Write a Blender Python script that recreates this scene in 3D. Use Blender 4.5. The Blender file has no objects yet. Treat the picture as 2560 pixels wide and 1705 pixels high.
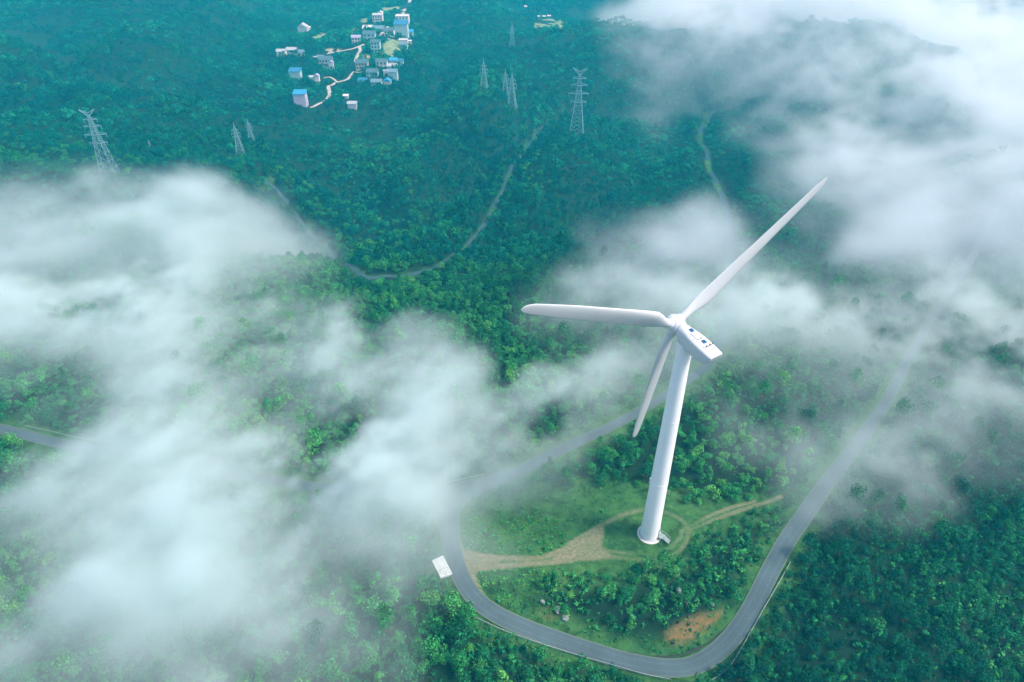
import bpy, bmesh, math, random
import numpy as np
from mathutils import Vector, Matrix
random.seed(7); RNG = np.random.default_rng(7)
R = math.radians
sc = bpy.context.scene
COL = sc.collection
PI = math.pi

# ------------------------------------------------------------------ camera
F_PX, W_PX, H_PX = 1707.0, 2560.0, 1705.0
TH, HC = R(36.639), 136.84
CT, ST = math.cos(TH), math.sin(TH)
K = 2560.0 / 2354.0
cam_d = bpy.data.cameras.new('camera'); cam = bpy.data.objects.new('camera', cam_d); COL.objects.link(cam)
cam.location = (0, 0, HC); cam.rotation_euler = (PI/2 - TH, 0, 0)
cam_d.sensor_width = 36.0; cam_d.lens = 36.0 * F_PX / W_PX
cam_d.clip_start = 0.5; cam_d.clip_end = 9000.0
sc.camera = cam

def project(x, y, z):
    """world -> photo pixels (2354 wide) and depth"""
    dz = z - HC
    d = y * CT - dz * ST
    u = y * ST + dz * CT
    return (1280 + F_PX * x / d) / K, (852.5 - F_PX * u / d) / K, d

# ------------------------------------------------------------------ noise
def spec2(n, beta, seed):
    r = np.random.default_rng(seed)
    k = np.fft.fftfreq(n) * n
    kk = np.sqrt(k[:, None]**2 + k[None, :]**2); kk[0, 0] = 1
    a = np.fft.fft2(r.standard_normal((n, n))) * kk**(-beta/2); a[0, 0] = 0
    f = np.real(np.fft.ifft2(a)); return (f / f.std()).astype(np.float32)
N2A, N2B = spec2(256, 3.2, 1), spec2(256, 3.0, 2)
def n2(tab, x, y, cell):
    n = tab.shape[0]
    fx, fy = np.asarray(x, float)/cell, np.asarray(y, float)/cell
    ix, iy = np.floor(fx).astype(int), np.floor(fy).astype(int)
    tx, ty = fx - ix, fy - iy
    tx, ty = tx*tx*(3-2*tx), ty*ty*(3-2*ty)
    a, b, c, d = tab[iy % n, ix % n], tab[iy % n, (ix+1) % n], tab[(iy+1) % n, ix % n], tab[(iy+1) % n, (ix+1) % n]
    return (a*(1-tx)+b*tx)*(1-ty) + (c*(1-tx)+d*tx)*ty
def spec3(n, beta, seed):
    r = np.random.default_rng(seed)
    k = np.fft.fftfreq(n) * n
    kk = np.sqrt(k[:, None, None]**2 + k[None, :, None]**2 + k[None, None, :]**2); kk[0, 0, 0] = 1
    a = np.fft.fftn(r.standard_normal((n, n, n))) * kk**(-beta/2); a[0, 0, 0] = 0
    f = np.real(np.fft.ifftn(a)); return (f / f.std()).astype(np.float32)
def n3(tab, x, y, z, cell):
    n = tab.shape[0]
    out = 0
    f = [np.asarray(q, np.float32)/cell for q in (x, y, z)]
    i = [np.floor(q).astype(np.int32) for q in f]
    t = [a-b for a, b in zip(f, i)]; t = [q*q*(3-2*q) for q in t]
    for dx in (0, 1):
        for dy in (0, 1):
            for dz in (0, 1):
                w = (t[0] if dx else 1-t[0])*(t[1] if dy else 1-t[1])*(t[2] if dz else 1-t[2])
                out = out + w*tab[(i[0]+dx) % n, (i[1]+dy) % n, (i[2]+dz) % n]
    return out
def S(t):
    t = np.clip(t, 0, 1); return t*t*(3-2*t)

# ------------------------------------------------------------------ terrain heights
TX, TY = 33.39, 105.2           # the turbine
RAVINES = []                    # (xy polyline, depth, half width): the folds of the far slope
def line_dist(x, y, P):
    best = np.full(np.shape(x), 1e9)
    for (ax, ay), (bx, by) in zip(P[:-1], P[1:]):
        dx, dy = bx-ax, by-ay; t = np.clip(((x-ax)*dx+(y-ay)*dy)/(dx*dx+dy*dy), 0, 1)
        best = np.minimum(best, np.hypot(x-ax-t*dx, y-ay-t*dy))
    return best
def z_base(x, y):
    x = np.asarray(x, float); y = np.asarray(y, float)
    z = -15*S((y-140)/170) - 15*S((y-330)/300)
    z = z - 9*S((-x-25)/80)*S((190-y)/80) - 8*S((x-78)/50)*S((150-y)/50)
    z = z - 5*S((91-y)/15)*S((x+20)/30) - 6*S((72-y)/25)
    far = S((y-150)/150)
    e = np.hypot(x-TX, y-TY)
    z = z + n2(N2A, x+40, y, 10.0)*20*S((y-215)/120)*(1-0.85*S((y-470)/80)*S((20-x)/60)*S((x+330)/60)) + n2(N2B, x, y, 4.5)*4.0*far*S((y-240)/100) + n2(N2B, x+77, y+31, 5.0)*0.7*S((e-16)/20)
    g = np.abs((x + 95 + 0.10*(y-250)) + 10*np.sin(y*0.03))
    z = z - 20*np.exp(-(g/42)**2)*S((y-240)/60)*S((420-y)/120)      # the gully above the far road bend
    for P, dp_, w_ in RAVINES:
        q = line_dist(x + 0.35*w_*n2(N2A, x, y, 3.0), y, P)
        z = z - dp_*np.exp(-q/w_*0.9)*S((y-215)/60) + 0.35*dp_*np.exp(-((q-2.2*w_)/(0.9*w_))**2)*S((y-215)/60)
    return z
def cast(px, py, zfun=None, lift=0.0):
    """photo pixels (2354 wide) -> points of the terrain they show"""
    zfun = zfun or z_base
    px = np.atleast_1d(np.asarray(px, float))*K; py = np.atleast_1d(np.asarray(py, float))*K
    a, b = (px-1280)/F_PX, (852.5-py)/F_PX
    dx, dy, dz = a, CT + b*ST, -ST + b*CT
    lo = np.full(px.shape, 40.0); hi = np.full(px.shape, 2500.0)
    t = lo.copy(); best = hi.copy(); found = np.zeros(px.shape, bool)
    prev = t.copy()
    for k in range(420):
        t = 60.0*1.01**k
        under = (HC + dz*t) < zfun(dx*t, dy*t) + lift
        new = under & ~found
        best[new] = t; found |= under
    hi = best; lo = best/1.01
    for _ in range(18):
        m = (lo+hi)/2
        under = (HC + dz*m) < zfun(dx*m, dy*m) + lift
        hi = np.where(under, m, hi); lo = np.where(under, lo, m)
    return np.stack([dx*hi, dy*hi, HC+dz*hi-lift], -1)
RAVINES = [(cast(*zip(*pts))[:, :2], dp_, w_) for pts, dp_, w_ in (
    (((600, 300), (700, 370), (790, 430), (860, 490), (905, 560)), 15, 15),
    (((1230, 300), (1120, 370), (1010, 440), (940, 500), (905, 560)), 17, 15),
    (((60, 60), (190, 130), (330, 190), (500, 235)), 24, 26),
    (((1020, 40), (1040, 130), (1000, 220), (900, 300)), 18, 22),
    (((1560, 330), (1480, 400), (1380, 450), (1290, 540)), 12, 13))]
def V(zx, zy):                   # village close-up -> photo pixels
    return (640 + zx/5.12)/K, (zy/5.12)/K

def resample(P, step):
    """smooth curve through points (Catmull-Rom), evenly spaced"""
    P = np.asarray(P, float); n = len(P); out = []
    for i in range(n-1):
        p0, p1, p2, p3 = P[max(i-1, 0)], P[i], P[i+1], P[min(i+2, n-1)]
        m = max(2, int(np.linalg.norm(p2-p1)/step*3))
        for k in range(m):
            t = k/m
            out.append(0.5*((2*p1)+(p2-p0)*t+(2*p0-5*p1+4*p2-p3)*t*t+(3*p1-p0-3*p2+p3)*t**3))
    out.append(P[-1]); out = np.array(out)
    s = np.r_[0, np.cumsum(np.linalg.norm(np.diff(out[:, :2], axis=0), axis=1))]
    q = np.linspace(0, s[-1], max(2, int(s[-1]/step)))
    return np.stack([np.interp(q, s, out[:, k]) for k in range(out.shape[1])], -1)
def road_from(pts, step=2.0, smooth=9):
    P = cast([p[0] for p in pts], [p[1] for p in pts])
    P = resample(P, step)
    P[:, 2] = z_base(P[:, 0], P[:, 1])
    k = np.ones(smooth)/smooth
    zz = np.pad(P[:, 2], smooth//2, mode='edge')
    P[:, 2] = np.convolve(zz, k, 'valid')[:len(P)]
    return P
ROADS = {
 'loop': (road_from([(2290,480),(2249,571),(2180,672),(2115,775),(2066,868),(2034,930),(1992,990),(1940,1060),(1893,1120),(1852,1180),(1811,1240),(1772,1310),(1737,1380),(1702,1440),(1660,1490),(1605,1526),(1540,1536),(1450,1522),(1380,1503),(1300,1477),(1220,1448),(1150,1416),(1097,1378),(1062,1330),(1042,1270),(1031,1205),(1030,1165),(1060,1132),(1110,1113),(1190,1083),(1290,1033),(1420,972),(1530,908),(1600,860)]), 2.05),
 'upper': (road_from([(1420,972),(1530,908),(1600,860),(1640,820),(1662,770),(1680,700),(1681,610),(1676,545),(1668,480),(1650,430),(1626,370),(1610,320),(1614,290),(1635,262),(1690,240),(1750,215)]), 1.45),
 'left': (road_from([(1050,1140),(980,1135),(900,1130),(750,1122),(600,1100),(400,1064),(230,1035),(120,1015),(0,985),(-150,960)]), 1.75),
 'far': (road_from([(1330,240),(1270,285),(1212,340),(1172,400),(1140,460),(1112,520),(1075,570),(1020,602),(960,626),(890,634),(820,623),(770,596),(722,550),(690,505),(650,450),(600,400)]), 1.15),
}
def seg_dist(x, y, P, want_z=False):
    """distance of points to a polyline, and its height there"""
    x = np.asarray(x, float).ravel(); y = np.asarray(y, float).ravel()
    best = np.full(x.shape, 1e9); bz = np.zeros(x.shape)
    lo, hi = P[:, :2].min(0)-45, P[:, :2].max(0)+45
    m = np.where((x > lo[0]) & (x < hi[0]) & (y > lo[1]) & (y < hi[1]))[0]
    if len(m):
        xs, ys = x[m], y[m]; b = best[m]; z = bz[m]
        for i in range(len(P)-1):
            a, c = P[i], P[i+1]; d = c[:2]-a[:2]; L = d@d
            if L < 1e-9: continue
            t = np.clip(((xs-a[0])*d[0]+(ys-a[1])*d[1])/L, 0, 1)
            q = np.hypot(xs-a[0]-t*d[0], ys-a[1]-t*d[1])
            u = q < b
            b[u] = q[u]
            if want_z: z[u] = (a[2]+t*(c[2]-a[2]))[u]
        best[m] = b; bz[m] = z
    return (best, bz) if want_z else best
def z_ground(x, y):
    """terrain with the roads cut in"""
    shp = np.shape(x); x = np.asarray(x, float).ravel(); y = np.asarray(y, float).ravel()
    z = z_base(x, y); D = np.full(x.shape, 1e9); ZZ = np.zeros(x.shape)
    for P, hw in ROADS.values():
        d, rz = seg_dist(x, y, P, True)
        u = d < D; D[u] = d[u]; ZZ[u] = rz[u]
    w = 1 - S((D-3.6)/5.5)
    z = z*(1-w) + (ZZ-0.22)*w
    return z.reshape(shp)
def road_dist(x, y):
    return np.min([seg_dist(x, y, P) for P, _ in ROADS.values()], axis=0)
def poly_px(pts):
    return cast([p[0] for p in pts], [p[1] for p in pts])[:, :2]
def inside(x, y, poly):
    x = np.asarray(x, float).ravel(); y = np.asarray(y, float).ravel(); r = np.zeros(x.shape, bool)
    n = len(poly)
    for i in range(n):
        (x1, y1), (x2, y2) = poly[i], poly[(i+1) % n]
        if y1 == y2: continue
        c = (y1 > y) != (y2 > y)
        r ^= c & (x < (x2-x1)*(y-y1)/(y2-y1)+x1)
    return r
def poly_sd(x, y, poly):
    """signed distance, negative inside"""
    d = seg_dist(x, y, np.c_[np.vstack([poly, poly[:1]]), np.zeros(len(poly)+1)])
    return np.where(inside(x, y, poly), -d, d)

# ------------------------------------------------------------------ materials
def new_mat(name):
    m = bpy.data.materials.new(name); m.use_nodes = True
    nt = m.node_tree; b = nt.nodes['Principled BSDF']
    return m, nt, b
def nd(nt, t, **kw):
    n = nt.nodes.new(t)
    for k, v in kw.items(): setattr(n, k, v)
    return n
def noise(nt, scale, detail=4, rough=0.55, coord='pos'):
    n = nd(nt, 'ShaderNodeTexNoise'); n.inputs['Scale'].default_value = scale
    n.inputs['Detail'].default_value = detail; n.inputs['Roughness'].default_value = rough
    if coord == 'pos':
        g = nd(nt, 'ShaderNodeNewGeometry'); nt.links.new(g.outputs['Position'], n.inputs['Vector'])
    else:
        g = nd(nt, 'ShaderNodeTexCoord'); nt.links.new(g.outputs['Object'], n.inputs['Vector'])
    return n.outputs['Fac']
def ramp(nt, fac, stops):
    r = nd(nt, 'ShaderNodeValToRGB'); e = r.color_ramp.elements
    while len(e) < len(stops): e.new(0.5)
    for q, (p, c) in zip(e, stops): q.position = p; q.color = (*c, 1)
    nt.links.new(fac, r.inputs['Fac']); return r.outputs['Color']
def mix(nt, fac, a, b, mode='MIX'):
    m = nd(nt, 'ShaderNodeMix', data_type='RGBA', blend_type=mode)
    for v, i in ((fac, 0), (a, 6), (b, 7)):
        if hasattr(v, 'links'): nt.links.new(v, m.inputs[i])
        elif i == 0: m.inputs[0].default_value = v
        else: m.inputs[i].default_value = (*v, 1)
    return m.outputs[2]
def bump(nt, b, fac, strength, dist):
    n = nd(nt, 'ShaderNodeBump'); n.inputs['Strength'].default_value = strength; n.inputs['Distance'].default_value = dist
    nt.links.new(fac, n.inputs['Height']); nt.links.new(n.outputs['Normal'], b.inputs['Normal'])
def paint(name, col, rough=0.5, var=0.08, scale=0.8, metal=0.0, coord='obj'):
    m, nt, b = new_mat(name)
    f = noise(nt, scale, 5, 0.6, coord)
    c2 = tuple(v*(1-var*2.2) for v in col); c1 = tuple(min(1, v*(1+var*0.6)) for v in col)
    nt.links.new(ramp(nt, f, [(0.3, c2), (0.55, col), (0.75, c1)]), b.inputs['Base Color'])
    b.inputs['Roughness'].default_value = rough; b.inputs['Metallic'].default_value = metal
    return m
def foliage(name, dark, mid, light, patch=0.018):
    m, nt, b = new_mat(name)
    oi = nd(nt, 'ShaderNodeObjectInfo'); g = nd(nt, 'ShaderNodeNewGeometry')
    a = nd(nt, 'ShaderNodeMath', operation='MULTIPLY_ADD'); a.inputs[1].default_value = 0.5
    nt.links.new(oi.outputs['Random'], a.inputs[0])
    pn = noise(nt, patch, 3, 0.6)
    k = nd(nt, 'ShaderNodeMath', operation='MULTIPLY_ADD'); k.inputs[1].default_value = 1.7; k.inputs[2].default_value = -0.64
    nt.links.new(pn, k.inputs[0]); nt.links.new(k.outputs[0], a.inputs[2])
    base = ramp(nt, a.outputs[0], [(0.1, dark), (0.5, mid), (0.92, light)])
    v = nd(nt, 'ShaderNodeMapRange'); v.inputs['To Min'].default_value = 0.12; v.inputs['To Max'].default_value = 1.9
    nt.links.new(g.outputs['Random Per Island'], v.inputs['Value'])
    c = mix(nt, 1.0, base, v.outputs[0], 'MULTIPLY')
    nt.links.new(c, b.inputs['Base Color']); b.inputs['Roughness'].default_value = 0.6
    b.inputs['Specular IOR Level'].default_value = 0.04
    return m
M = {}
M['leaf_dark'] = foliage('dark leaves', (0.003, 0.048, 0.028), (0.006, 0.095, 0.040), (0.022, 0.170, 0.046))
M['leaf_mid'] = foliage('green leaves', (0.007, 0.090, 0.036), (0.018, 0.160, 0.044), (0.055, 0.255, 0.055))
M['leaf_light'] = foliage('yellow green leaves', (0.020, 0.180, 0.048), (0.048, 0.270, 0.062), (0.125, 0.350, 0.060))
M['leaf_far'] = foliage('hillside leaves', (0.001, 0.042, 0.031), (0.003, 0.096, 0.058), (0.022, 0.245, 0.090), 0.012)
M['bark'] = paint('bark', (0.09, 0.065, 0.045), 0.9, 0.2, 3)
M['white'] = paint('white gelcoat', (0.53, 0.545, 0.56), 0.35, 0.02, 0.25)
M['tower'] = paint('white tower paint', (0.82, 0.83, 0.84), 0.4, 0.025, 0.2)
M['grey'] = paint('grey steel', (0.35, 0.37, 0.39), 0.5, 0.1, 2)
M['dark'] = paint('dark rubber', (0.05, 0.055, 0.06), 0.6, 0.1, 2)
M['blueglass'] = paint('blue hatch', (0.01, 0.07, 0.16), 0.2, 0.1, 2)
M['galv'] = paint('galvanised steel', (0.26, 0.33, 0.32), 0.45, 0.08, 1.5, 0.2)
M['pylon'] = paint('pylon steel', (0.17, 0.30, 0.33), 0.5, 0.06, 0.3)
M['concrete'] = paint('concrete', (0.55, 0.54, 0.50), 0.85, 0.12, 1.2)
M['pad'] = paint('pale stone', (0.56, 0.57, 0.56), 0.8, 0.14, 1.6)
M['rock'] = paint('rock', (0.19, 0.24, 0.205), 0.9, 0.2, 1.4)
M['yellow'] = paint('yellow paint', (0.65, 0.48, 0.06), 0.5, 0.1, 2)
M['red'] = paint('red paint', (0.5, 0.10, 0.05), 0.5, 0.1, 2)

# ground: grass, with worn soil where the attribute says so
def ground_mat():
    m, nt, b = new_mat('ground')
    f1 = noise(nt, 0.9, 6, 0.65); f2 = noise(nt, 0.06, 4, 0.6); f3 = noise(nt, 7.0, 4, 0.7)
    g1 = ramp(nt, f1, [(0.3, (0.015, 0.062, 0.020)), (0.55, (0.032, 0.108, 0.030)), (0.75, (0.064, 0.155, 0.040))])
    g2 = ramp(nt, f2, [(0.35, (0.017, 0.072, 0.023)), (0.65, (0.060, 0.140, 0.040))])
    f4 = noise(nt, 0.28, 6, 0.7)
    g3 = ramp(nt, f4, [(0.36, (0.45, 0.5, 0.45)), (0.5, (1.0, 1.0, 1.0)), (0.66, (1.5, 1.4, 1.2))])
    grass = mix(nt, 1.0, mix(nt, 0.45, g1, g2), g3, 'MULTIPLY')
    soil = ramp(nt, f1, [(0.3, (0.060, 0.085, 0.025)), (0.46, (0.13, 0.110, 0.040)), (0.6, (0.19, 0.115, 0.050)), (0.75, (0.27, 0.21, 0.12))])
    at = nd(nt, 'ShaderNodeAttribute', attribute_name='soil')
    mm = nd(nt, 'ShaderNodeMath', operation='MULTIPLY_ADD'); mm.inputs[1].default_value = 1.5
    ms = nd(nt, 'ShaderNodeMath', operation='SUBTRACT'); ms.inputs[1].default_value = 0.62
    nt.links.new(f3, ms.inputs[0]); nt.links.new(at.outputs['Fac'], mm.inputs[0]); nt.links.new(ms.outputs[0], mm.inputs[2])
    cl = nd(nt, 'ShaderNodeClamp'); nt.links.new(mm.outputs[0], cl.inputs[0])
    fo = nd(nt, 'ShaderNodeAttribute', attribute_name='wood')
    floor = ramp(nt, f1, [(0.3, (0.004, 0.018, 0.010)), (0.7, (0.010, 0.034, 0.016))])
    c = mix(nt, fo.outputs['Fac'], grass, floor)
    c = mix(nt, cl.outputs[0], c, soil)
    nt.links.new(c, b.inputs['Base Color']); b.inputs['Roughness'].default_value = 0.95
    b.inputs['Specular IOR Level'].default_value = 0.1
    bump(nt, b, f3, 0.6, 0.25)
    return m
M['ground'] = ground_mat()
def sheet_mat(name, stops, fscale=1.2, edge_noise=2.2):
    """a surface that thins out into grass at its worn edge (attribute fade)"""
    m, nt, b = new_mat(name)
    f1 = noise(nt, fscale, 6, 0.65); f3 = noise(nt, edge_noise, 5, 0.7)
    c1 = ramp(nt, f1, stops)
    g1 = ramp(nt, noise(nt, 0.9, 6, 0.65), [(0.3, (0.017, 0.064, 0.020)), (0.55, (0.034, 0.108, 0.029)), (0.75, (0.066, 0.152, 0.039))])
    at = nd(nt, 'ShaderNodeAttribute', attribute_name='fade')
    mm = nd(nt, 'ShaderNodeMath', operation='MULTIPLY_ADD'); mm.inputs[1].default_value = 1.6; mm.inputs[2].default_value = -0.8
    nt.links.new(f3, mm.inputs[0])
    ad = nd(nt, 'ShaderNodeMath', operation='ADD', use_clamp=True)
    nt.links.new(mm.outputs[0], ad.inputs[0]); nt.links.new(at.outputs['Fac'], ad.inputs[1])
    nt.links.new(mix(nt, ad.outputs[0], g1, c1), b.inputs['Base Color'])
    b.inputs['Roughness'].default_value = 0.95; b.inputs['Specular IOR Level'].default_value = 0.1
    bump(nt, b, f3, 0.4, 0.1)
    return m
M['dirt'] = sheet_mat('worn dirt', [(0.3, (0.105, 0.112, 0.060)), (0.55, (0.17, 0.165, 0.098)), (0.75, (0.25, 0.228, 0.148))])
M['field'] = sheet_mat('field', [(0.3, (0.10, 0.16, 0.08)), (0.6, (0.19, 0.24, 0.13)), (0.8, (0.26, 0.29, 0.17))], 0.25, 0.3)
M['plot'] = sheet_mat('bare plot', [(0.3, (0.22, 0.20, 0.15)), (0.7, (0.34, 0.30, 0.23))], 0.25, 0.3)
def asphalt():
    m, nt, b = new_mat('asphalt')
    uv = nd(nt, 'ShaderNodeUVMap'); sp = nd(nt, 'ShaderNodeSeparateXYZ'); nt.links.new(uv.outputs[0], sp.inputs[0])
    f = noise(nt, 2.5, 6, 0.7); fl = noise(nt, 0.12, 4, 0.6)
    base = ramp(nt, f, [(0.3, (0.042, 0.072, 0.084)), (0.7, (0.066, 0.102, 0.114))])
    big = ramp(nt, fl, [(0.3, (0.75, 0.75, 0.75)), (0.7, (1.15, 1.15, 1.15))])
    c = mix(nt, 1.0, base, big, 'MULTIPLY')
    a = nd(nt, 'ShaderNodeMath', operation='SUBTRACT'); a.inputs[1].default_value = 0.5
    ab = nd(nt, 'ShaderNodeMath', operation='ABSOLUTE'); nt.links.new(sp.outputs['X'], a.inputs[0]); nt.links.new(a.outputs[0], ab.inputs[0])
    tw = nd(nt, 'ShaderNodeMath', operation='MULTIPLY_ADD'); tw.inputs[1].default_value = 0.10
    nt.links.new(f, tw.inputs[0]); nt.links.new(ab.outputs[0], tw.inputs[2])
    worn = ramp(nt, tw.outputs[0], [(0.0, (1.12, 1.12, 1.12)), (0.12, (0.86, 0.86, 0.87)), (0.24, (1.10, 1.10, 1.10)), (0.36, (0.88, 0.88, 0.88)), (0.49, (1.0, 1.0, 1.0))])
    c = mix(nt, 1.0, c, worn, 'MULTIPLY')
    edge = nd(nt, 'ShaderNodeMapRange'); edge.inputs['From Min'].default_value = 0.485; edge.inputs['From Max'].default_value = 0.545
    nt.links.new(tw.outputs[0], edge.inputs['Value'])
    c = mix(nt, edge.outputs[0], c, (0.10, 0.15, 0.07))
    nt.links.new(c, b.inputs['Base Color']); b.inputs['Roughness'].default_value = 0.85
    bump(nt, b, f, 0.2, 0.02)
    return m
M['asphalt'] = asphalt()
M['oldroad'] = paint('weathered dark asphalt', (0.040, 0.078, 0.090), 0.9, 0.15, 0.3, 0, 'pos')
M['midroad'] = paint('weathered grey asphalt', (0.026, 0.060, 0.078), 0.9, 0.12, 0.3, 0, 'pos')
for q_ in ('oldroad', 'midroad'): M[q_].node_tree.nodes['Principled BSDF'].inputs['Specular IOR Level'].default_value = 0.05
M['lane'] = paint('pale concrete lane', (0.33, 0.33, 0.285), 0.9, 0.1, 0.4)

# ------------------------------------------------------------------ object helpers
def tag(o, label=None, cat=None, group=None, kind=None):
    for k, v in (('label', label), ('category', cat), ('group', group), ('kind', kind)):
        if v: o[k] = v
    return o
def empty(name, loc, rz=0.0):
    o = bpy.data.objects.new(name, None); COL.objects.link(o)
    o.location = loc; o.rotation_euler = (0, 0, rz); o.empty_display_size = 0.5
    return o
def mesh_obj(name, me, mat=None, parent=None, loc=None):
    o = bpy.data.objects.new(name, me); COL.objects.link(o)
    if mat is not None and not me.materials: me.materials.append(mat)
    if parent is not None: o.parent = parent
    if loc is not None: o.location = loc
    return o
def mesh_np(name, verts, faces):
    me = bpy.data.meshes.new(name)
    verts = np.asarray(verts, np.float32); faces = np.asarray(faces, np.int32)
    me.vertices.add(len(verts)); me.vertices.foreach_set('co', verts.ravel())
    n = faces.shape[1] if len(faces) else 0
    if n:
        me.loops.add(faces.size); me.loops.foreach_set('vertex_index', faces.ravel())
        me.polygons.add(len(faces)); me.polygons.foreach_set('loop_start', np.arange(0, faces.size, n, dtype=np.int32))
    me.update(calc_edges=True); me.validate()
    return me
def smooth(me, v=True):
    me.polygons.foreach_set('use_smooth', np.full(len(me.polygons), v)); me.update()
class MB:
    """collects boxes, bars and lathes for one mesh"""
    def __init__(s): s.v, s.f = [], []
    def add(s, v, f):
        k = len(s.v); s.v += [tuple(p) for p in v]; s.f += [[k+i for i in q] for q in f]; return s
    def box(s, c, d, mtx=None):
        x, y, z = d[0]/2, d[1]/2, d[2]/2
        v = [Vector((a*x, b*y, e*z)) for a in (-1, 1) for b in (-1, 1) for e in (-1, 1)]
        if mtx is not None: v = [mtx @ p for p in v]
        v = [p+Vector(c) for p in v]
        return s.add(v, [(0,1,3,2),(4,6,7,5),(0,4,5,1),(2,3,7,6),(0,2,6,4),(1,5,7,3)])
    def bar(s, a, b, w, h=None):
        a, b = Vector(a), Vector(b); d = b-a
        if d.length < 1e-6: return s
        q = d.to_track_quat('X', 'Z').to_matrix()
        return s.box((a+b)/2, (d.length, w, h or w), q)
    def lathe(s, prof, n=24, mtx=None, cap=True):
        v = []; f = []
        for (r, z) in prof:
            for i in range(n):
                p = Vector((r*math.cos(2*PI*i/n), r*math.sin(2*PI*i/n), z))
                v.append(mtx @ p if mtx is not None else p)
        for j in range(len(prof)-1):
            for i in range(n):
                f.append((j*n+i, j*n+(i+1) % n, (j+1)*n+(i+1) % n, (j+1)*n+i))
        if cap:
            f.append(tuple(range(n))[::-1]); k = (len(prof)-1)*n; f.append(tuple(range(k, k+n)))
        return s.add(v, f)
    def loft(s, rings, cap=True):
        n = len(rings[0]); v = [p for r in rings for p in r]; f = []
        for j in range(len(rings)-1):
            for i in range(n):
                f.append((j*n+i, j*n+(i+1) % n, (j+1)*n+(i+1) % n, (j+1)*n+i))
        if cap:
            f.append(tuple(range(n))[::-1]); k = (len(rings)-1)*n; f.append(tuple(range(k, k+n)))
        return s.add(v, f)
    def mesh(s, name, sm=False):
        me = bpy.data.meshes.new(name); me.from_pydata([tuple(p) for p in s.v], [], s.f); me.update()
        bm = bmesh.new(); bm.from_mesh(me); bmesh.ops.recalc_face_normals(bm, faces=bm.faces); bm.to_mesh(me); bm.free()
        if sm:
            smooth(me)
            try: me.set_sharp_from_angle(angle=R(38))
            except Exception: pass
        return me
    def build(s, name, mat, parent=None, sm=False, loc=None):
        return mesh_obj(name, s.mesh(name, sm), mat, parent, loc)
def copy_tree(o, parent=None):
    c = o.copy(); COL.objects.link(c)
    if parent is not None: c.parent = parent
    for ch in list(o.children): copy_tree(ch, c)
    return c

# ------------------------------------------------------------------ light
SUN_EL, SUN_AZ = R(56), R(104)         # azimuth from +y towards +x: light comes from the right
wd = bpy.data.worlds.new('World'); sc.world = wd; wd.use_nodes = True
wn = wd.node_tree; bg = wn.nodes['Background']
sky = wn.nodes.new('ShaderNodeTexSky'); sky.sky_type = 'NISHITA'; sky.sun_disc = False
sky.sun_elevation = SUN_EL; sky.sun_rotation = SUN_AZ
sky.air_density = 1.0; sky.dust_density = 2.0; sky.ozone_density = 1.0
wn.links.new(sky.outputs[0], bg.inputs['Color']); bg.inputs['Strength'].default_value = 0.125
sl = bpy.data.lights.new('sun', 'SUN'); sl.energy = 2.3; sl.angle = R(16); sl.color = (1.0, 0.97, 0.92)
so = bpy.data.objects.new('sun', sl); COL.objects.link(so)
sd = Vector((math.sin(SUN_AZ)*math.cos(SUN_EL), math.cos(SUN_AZ)*math.cos(SUN_EL), math.sin(SUN_EL)))
so.rotation_euler = sd.to_track_quat('Z', 'Y').to_euler(); so.location = sd*400

# ------------------------------------------------------------------ ground
def axis(lo, hi, dlo, dhi, fine, coarse):
    """grid lines: fine spacing inside dlo..dhi, growing outward"""
    a = list(np.arange(dlo, dhi, fine)); s = fine; x = a[-1]
    while x < hi: s = min(s*1.06, coarse); x += s; a.append(x)
    s = fine; x = dlo
    while x > lo: s = min(s*1.06, coarse); x -= s; a.insert(0, x)
    return np.array(a)
CLEAR = poly_px([(1045,1180),(1120,1142),(1230,1118),(1380,1118),(1480,1128),(1545,1140),(1600,1165),(1690,1165),(1780,1145),(1780,1162),(1690,1190),(1610,1225),(1585,1262),(1530,1298),(1420,1315),(1250,1335),(1120,1350),(1072,1290)])
SOIL = poly_px([((1050+a/2.355)/K, (1100+b/2.355)/K) for a, b in ((1440,1130),(1520,1080),(1640,1022),(1740,1005),(1800,975),(1745,1050),(1655,1125),(1560,1185),(1470,1185))])
SOIL2 = poly_px([(1230,1395),(1275,1380),(1290,1400),(1255,1420)])
def build_ground():
    xs = axis(-2600, 2600, -75, 120, 1.1, 60); ys = axis(-400, 5200, 48, 175, 1.1, 60)
    X, Y = np.meshgrid(xs, ys); nx, ny = len(xs), len(ys)
    Z = z_ground(X, Y)
    v = np.stack([X.ravel(), Y.ravel(), Z.ravel()], -1)
    i = np.arange(nx*ny).reshape(ny, nx)
    f = np.stack([i[:-1, :-1].ravel(), i[:-1, 1:].ravel(), i[1:, 1:].ravel(), i[1:, :-1].ravel()], -1)
    me = mesh_np('ground', v, f); smooth(me)
    soil = 0.85*(1 - S((poly_sd(X, Y, SOIL)+1.1)/2.2)); soil2 = 0.22*(1 - S((poly_sd(X, Y, SOIL2)+0.3)/1.5))
    a = me.attributes.new('soil', 'FLOAT', 'POINT'); a.data.foreach_set('value', np.maximum(soil, soil2).astype(np.float32))
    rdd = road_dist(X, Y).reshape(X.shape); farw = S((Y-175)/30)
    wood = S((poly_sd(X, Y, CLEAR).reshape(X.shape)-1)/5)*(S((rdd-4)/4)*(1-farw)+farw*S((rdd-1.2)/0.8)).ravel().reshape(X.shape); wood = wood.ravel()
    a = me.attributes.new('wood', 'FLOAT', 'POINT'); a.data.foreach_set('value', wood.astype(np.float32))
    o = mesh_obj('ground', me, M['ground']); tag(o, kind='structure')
build_ground()

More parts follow.
